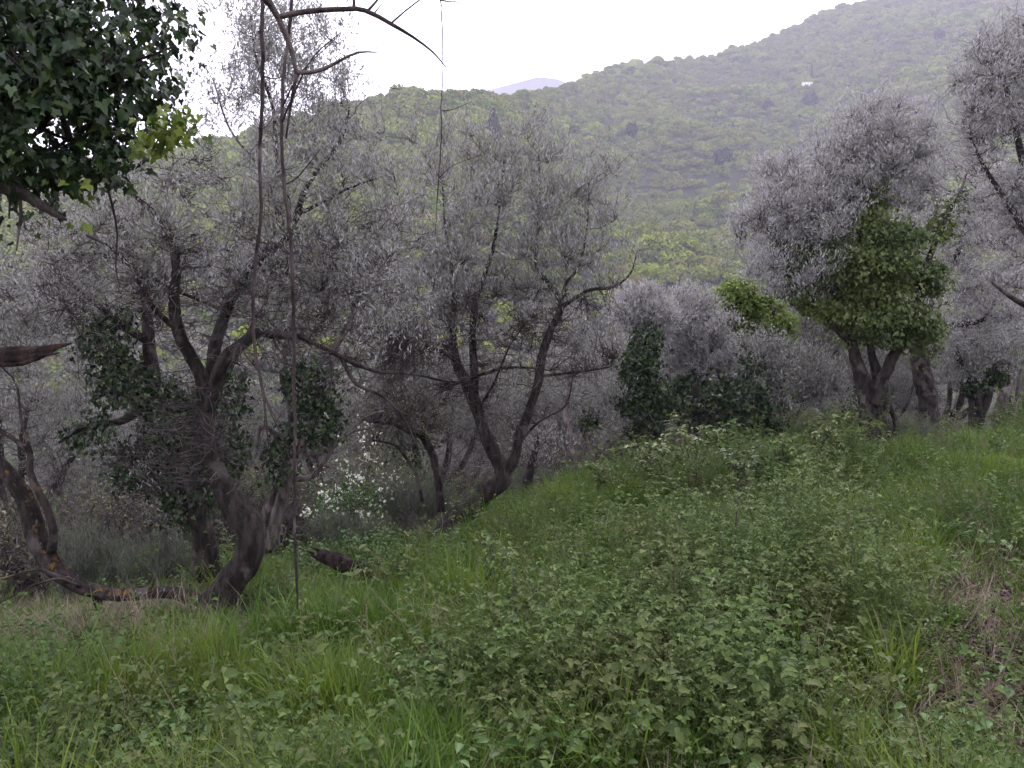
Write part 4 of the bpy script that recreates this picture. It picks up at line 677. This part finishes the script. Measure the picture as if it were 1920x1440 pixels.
pt_, r = place(2500, 8, lambda X, Y, px, py: np.clip(.1+litmask(px, py), 0, 1)*.7)
gn_scatter('fallen_twigs', pt_+[0, 0, .02], .6+1.2*r.random(len(pt_)), V_twl, 'thin fallen twigs among the dead leaves and weeds', 'twigs')

def weed(b, h):
    A = np.zeros((1, 3)); C = curve_between(A, A+[[.06, .03, h]], 9, rv_, .08, .02); tubes(b, C, np.linspace(.0035, .0012, 9)[None], 5, 0, rv_, False); q = C[0][2:]
    for t_ in q[1:]: sb = MB(); k = 4; d = rnd_dir(k, rv_)*[1, 1, .4]+[0, 0, .15]; L = .05*(.6+.6*rv_.random(k)); leaves(b, np.repeat(t_[None], k, 0), d, rnd_dir(k, rv_)*.4+[0, 0, 1], L, L*.5, OVATE)
V_weed = [var('weed_stem', lambda b: weed(b, h), 'bramble') for h in (.45, .6, .38, .75)]
pt_, r = place(480, 9, lambda X, Y, px, py: .9*(1-.9*flat(px, py))*(1-.9*litmask(px, py))*(Y > 3.4))
gn_scatter('weed_stems', pt_, .6+.6*r.random(len(pt_)), V_weed, 'upright leafy weed stems poking out of the undergrowth', 'weeds', tilt=.25)
def stalk(b, h):
    C = curve_between(np.zeros((1, 3)), np.array([[.12*h, .05, h]]), 7, rv_, .06, .015); tubes(b, C, np.linspace(.003, .001, 7)[None], 4, 0, rv_, False)
    for k in (3, 4, 5): A = C[:, k]; tubes(b, curve_between(A, A+rnd_dir(1, rv_)*.09+[0, 0, .05], 4, rv_, .1, .02), np.full((1, 4), .0009), 3, 0, rv_, False)
V_stalk = [var('dry_stalk', lambda b: stalk(b, h), 'dry') for h in (.35, .5, .6)]
pt_, r = place(420, 10, lambda X, Y, px, py: .9*(Y > 3.2)*(1-.95*flat(px, py)))
gn_scatter('dry_stalks', pt_, .5+.7*r.random(len(pt_)), V_stalk, 'thin dry stalks standing and leaning among the weeds', 'dry stalks', tilt=.6)
def tang(b):
    n = 70; A = np.c_[rv_.normal(size=(n, 2))*.35, rv_.random(n)*.9]; B_ = A+rnd_dir(n, rv_)*[.9, .9, .8]*(.4+.7*rv_.random((n, 1))); C = curve_between(A, B_, 8, rv_, .25, .06); tubes(b, C, np.linspace(.005, .0015, 8)[None]*np.ones((n, 1)), 3, 0, rv_, False)
    A = C[:, 4]; C = curve_between(A, A+rnd_dir(n, rv_)*.3, 5, rv_, .2, .05); tubes(b, C, np.linspace(.003, .0012, 5)[None]*np.ones((n, 1)), 3, 0, rv_, False)
V_tang = [var('twig_tangle', tang, 'twig') for _ in range(5)]
r = np.random.default_rng(91); n = 520; Yt = 9.6+6.5*r.random(n); pxt = r.uniform(-80, 1330, n); Yt = np.where(pxt > 760, Yt+2.8, Yt); kp = (np.abs(pxt-660) > 90)*(r.random(n) < np.where(pxt > 700, .45, .75)); Yt = Yt[kp]; pxt = pxt[kp]; n = len(Yt); Xt = Yt*(pxt-960)/F
gn_scatter('twig_tangle', np.c_[Xt, Yt, G(Xt, Yt)-.05], .8+.7*r.random(n), V_tang, 'dense tangle of bare brown twigs under and between the olives', 'undergrowth', tilt=.3)
# single bramble canes, stalks and dead things one can point at
def cane(name, label, limbs, seed, mat='bramble', leaf=.045, every=.07, lw=.68, cat='bramble', droop=.3, stem='twig', sd=5):
    r = np.random.default_rng(seed); L = [spline(pxl(l), .015) for l in limbs]; b = L[0][0, :3].copy(); root = empty(name, b, label, cat); m = MB(); lb = MB()
    for q in L:
        tubes(m, q[None, :, :3], q[None, :, 3], sd, .06, r); k = np.arange(3, len(q), max(1, int(every/.015))); p = q[k, :3]; n = len(p)
        if every > 5 or n == 0: continue
        d = rnd_dir(n, r); d[:, 2] = d[:, 2]*.4+.1; d = unit(d); p = p+d*leaf*.7; s = unit(np.cross(d, [0, 0, 1])); Ls = leaf*(.6+.6*r.random(n)); nr = rnd_dir(3*n, r)*.4+np.array([0, -.1, 1])
        leaves(lb, np.vstack([p, p, p]), np.vstack([d, d*.35+s, d*.35-s])-[0, 0, droop*.5], nr, np.r_[Ls*1.15, Ls*.9, Ls*.9], np.r_[Ls, Ls*.8, Ls*.8]*lw, OVATE)
    m.build('stem', M[stem], root, b)
    if lb.n: lb.build('leaves', M[mat], root, b)
    return root
cane('bramble_cane', 'upright dark bramble cane with a leafy tip standing in the middle of the bramble patch', [[(1376,1130,5.4,.006),(1377,1060,5.4,.0055),(1380,980,5.4,.005),(1384,930,5.4,.004),(1378,905,5.4,.002)],[(1384,935,5.4,.004),(1410,915,5.4,.003),(1450,905,5.45,.0025),(1530,905,5.5,.002),(1640,930,5.5,.0018),(1720,975,5.5,.0012)],[(1384,940,5.4,.003),(1350,920,5.4,.002),(1320,935,5.4,.001)],[(1384,935,5.4,.003),(1395,900,5.4,.002),(1405,870,5.4,.001)]], 1, every=.06)
cane('bramble_cane', 'long bramble cane arching from the middle of the patch down to the lower right corner', [[(1300,1270,4.0,.006),(1350,1220,4.0,.006),(1420,1178,4.0,.0055),(1490,1172,4.0,.005),(1560,1192,3.9,.005),(1640,1240,3.8,.0045),(1730,1310,3.7,.004),(1830,1380,3.6,.0035),(1930,1440,3.5,.003)]], 2, every=.09)
cane('dry_stalk', 'tall pale dry stalk leaning slightly right in front of the brambles', [[(1583,1180,4.9,.005),(1590,1100,4.9,.0045),(1597,1040,4.9,.0035),(1603,985,4.9,.002)]], 3, cat='stalk', every=9, stem='twig')
cane('dead_twig', 'dark forked twig sticking up just right of the centre foreground', [[(985,1330,4.2,.005),(978,1200,4.2,.0045),(968,1140,4.25,.004),(960,1060,4.3,.003)],[(978,1190,4.2,.003),(1000,1120,4.2,.002),(985,1075,4.2,.001)],[(980,1215,4.2,.003),(940,1150,4.2,.002),(905,1110,4.2,.001)]], 4, cat='twig', every=.12, leaf=.03)
cane('bramble_cane', 'thin cane lying across the grass in the left middle foreground', [[(560,1275,4.2,.003),(640,1295,4.1,.003),(700,1310,4.1,.0025),(760,1345,4.0,.002)]], 5, every=.25, leaf=.03)
young = [(1240,880,9.6,110,'tall leafy bramble shoot rising in front of the dark ivy thicket, with the highest tip'),(1300,880,9.4,95,'bramble shoot just right of the highest tipped one on the crest'),(1205,890,9.8,60,'short bramble shoot left of the highest tipped one, in front of the ivy column'),
         (1530,850,9.2,75,'leafy bramble shoot on the crest just left of the ivy wrapped trunk'),(1590,850,9.6,70,'bramble shoot on the crest touching the foot of the ivy wrapped trunk'),(1470,870,9.4,50,'low bramble shoot on the crest between the thicket and the ivy wrapped trunk'),
         (1390,890,9.0,55,'bramble shoot in front of the dark stems of the thicket'),(1130,900,10,40,'bramble shoot at the grass edge right of the V forked olive'),(700,1130,6.4,110,'leafy shoot rising out of the nettles left of centre'),(930,1080,6.0,80,'pale leafy shoot with a bright top right of the V forked olive foot')]
for i, (px, py, Yd, hp, lb) in enumerate(young):
    z0 = base_at(px, Yd); py0 = 720-(z0[2]-EYE)/Yd*F+5; r = np.random.default_rng(60+i); L = []
    for k in range(7): dx = r.normal()*hp*.45; hh = (py0-py+hp)*(.6+.4*r.random()); L.append([(px+r.normal()*6, py0, Yd, .006), (px+dx*.3, py0-hh*.5, Yd+r.normal()*.1, .005), (px+dx*.8, py0-hh*.9, Yd+r.normal()*.2, .003), (px+dx*1.3, py0-hh*(.9+.1*r.random()), Yd+r.normal()*.25, .0015)])
    cane('bramble_shoot', lb, L, 60+i, every=.06, leaf=.08 if i < 8 else .045, mat='bramble' if i % 3 else 'ivy_light')
# dead grass clumps, log ends, debris
def clump(name, label, px, Yd, rad, h, n, mat='dry', seed=1, cat='dead grass', up=.0):
    r = np.random.default_rng(seed); b = base_at(px, Yd); A = b+np.c_[r.normal(size=(n, 2))*rad*.45, r.random(n)*h]; d = rnd_dir(n, r); d[:, 2] = d[:, 2]*.35+up; m = MB(); C = curve_between(A, A+unit(d)*rad*(.5+.8*r.random((n, 1))), 6, r, .25, .05)
    tubes(m, C, np.full((n, 6), .0022), 3, 0, r, False); o = m.build(name, M[mat], None, b); o.location = b; return tag(o, label, cat)
clump('dead_grass_clump', 'pinkish grey heap of dead stems right of centre in the grass', 1056, 6.0, .085, .16, 260, seed=1)
clump('dead_grass_clump', 'flattened straw clump in the grass below the centre', 838, 5.0, .12, .05, 230, seed=2)
clump('dead_grass_clump', 'thin straw heap beside the brambles, right of the pinkish grey heap', 1150, 6.4, .12, .12, 200, seed=3)
clump('dead_grass_clump', 'upright straw wisps at the bottom edge near the middle', 905, 3.5, .07, .1, 90, seed=4, up=.7)
clump('twig_pile', 'dark red twig heap at the foot of the twisted olive on its right', 470, 6.2, .2, .12, 220, 'vine', 5, 'twig pile')
clump('twig_pile', 'grey dead twig heap left of the foot of the V forked olive', 765, 8.6, .2, .35, 200, 'twig', 6, 'twig pile', .2)
def log(name, label, pts, seed, mat='wood', hollow=True, cat='log'):
    r = np.random.default_rng(seed); q = spline(pxl(pts), .02); m = MB(); tubes(m, q[None, :, :3], q[None, :, 3], 14, .22, r, False); f = q.copy(); f[:, 3] *= .72; f = f[::-1]; tubes(m, f[None, :, :3], f[None, :, 3], 14, .2, r, True)
    for k in range(9):
        s_ = q[0, :3]+rnd_dir(1, r)[0]*q[0, 3]*.8; e_ = s_-(q[4, :3]-q[0, :3])*(.4+r.random()*.8); t_ = np.array([[s_, (s_+e_)/2, e_]]); tubes(m, t_, np.array([[.012, .008, .001]]), 5, 0, r)
    return tag(m.build(name, M[mat], None, None, True), label, cat)
log('broken_log', 'short broken dark log end poking out above the nettles right of the longest vine', [(596,1040,7.0,.05),(622,1050,7.0,.065),(652,1062,7.0,.07),(688,1080,7.0,.065),(730,1108,7.0,.05)], 1)
def stick(label, pts, mat='twig'):
    q = spline(pxl(pts), .02); m = MB(); tubes(m, q[None, :, :3], q[None, :, 3], 7, .1, rng); return tag(m.build('fallen_stick', M[mat], None, None, True), label, 'stick')
stick('thin pale stick lying on the path in the lower right corner', [(1815,1342,3.35,.004),(1860,1346,3.35,.004),(1905,1350,3.35,.003)])
stick('short pale cut stem standing right of the foot of the twisted olive', [(465,1200,5.7,.009),(455,1170,5.7,.009),(444,1147,5.7,.008)])
stick('stick lying in the short grass in front of the flat lying trunk', [(200,1202,6.0,.009),(240,1200,6.0,.010),(275,1203,6.0,.006)])
stick('thin leaning post at the right edge behind the grass crest', [(1893,830,16,.03),(1903,760,16,.03),(1915,690,16,.025)])

# ------------------------------------------------------------------ haze
def haze(d=.00029):
    m, n, out = newmat('haze_air'); pv = n.nodes.new('ShaderNodeVolumePrincipled'); pv.inputs['Color'].default_value = (.82, .80, 1.0, 1); pv.inputs['Density'].default_value = d; n.links.new(pv.outputs[0], out.inputs['Volume'])
    v, f = boxm(np.array([0, 1380, 290.]), (6500, 2900, 760)); o = mesh('haze', v, [f], m); tag(o, kind='stuff', label='pale lilac haze in the valley air', cat='haze'); return o
haze()
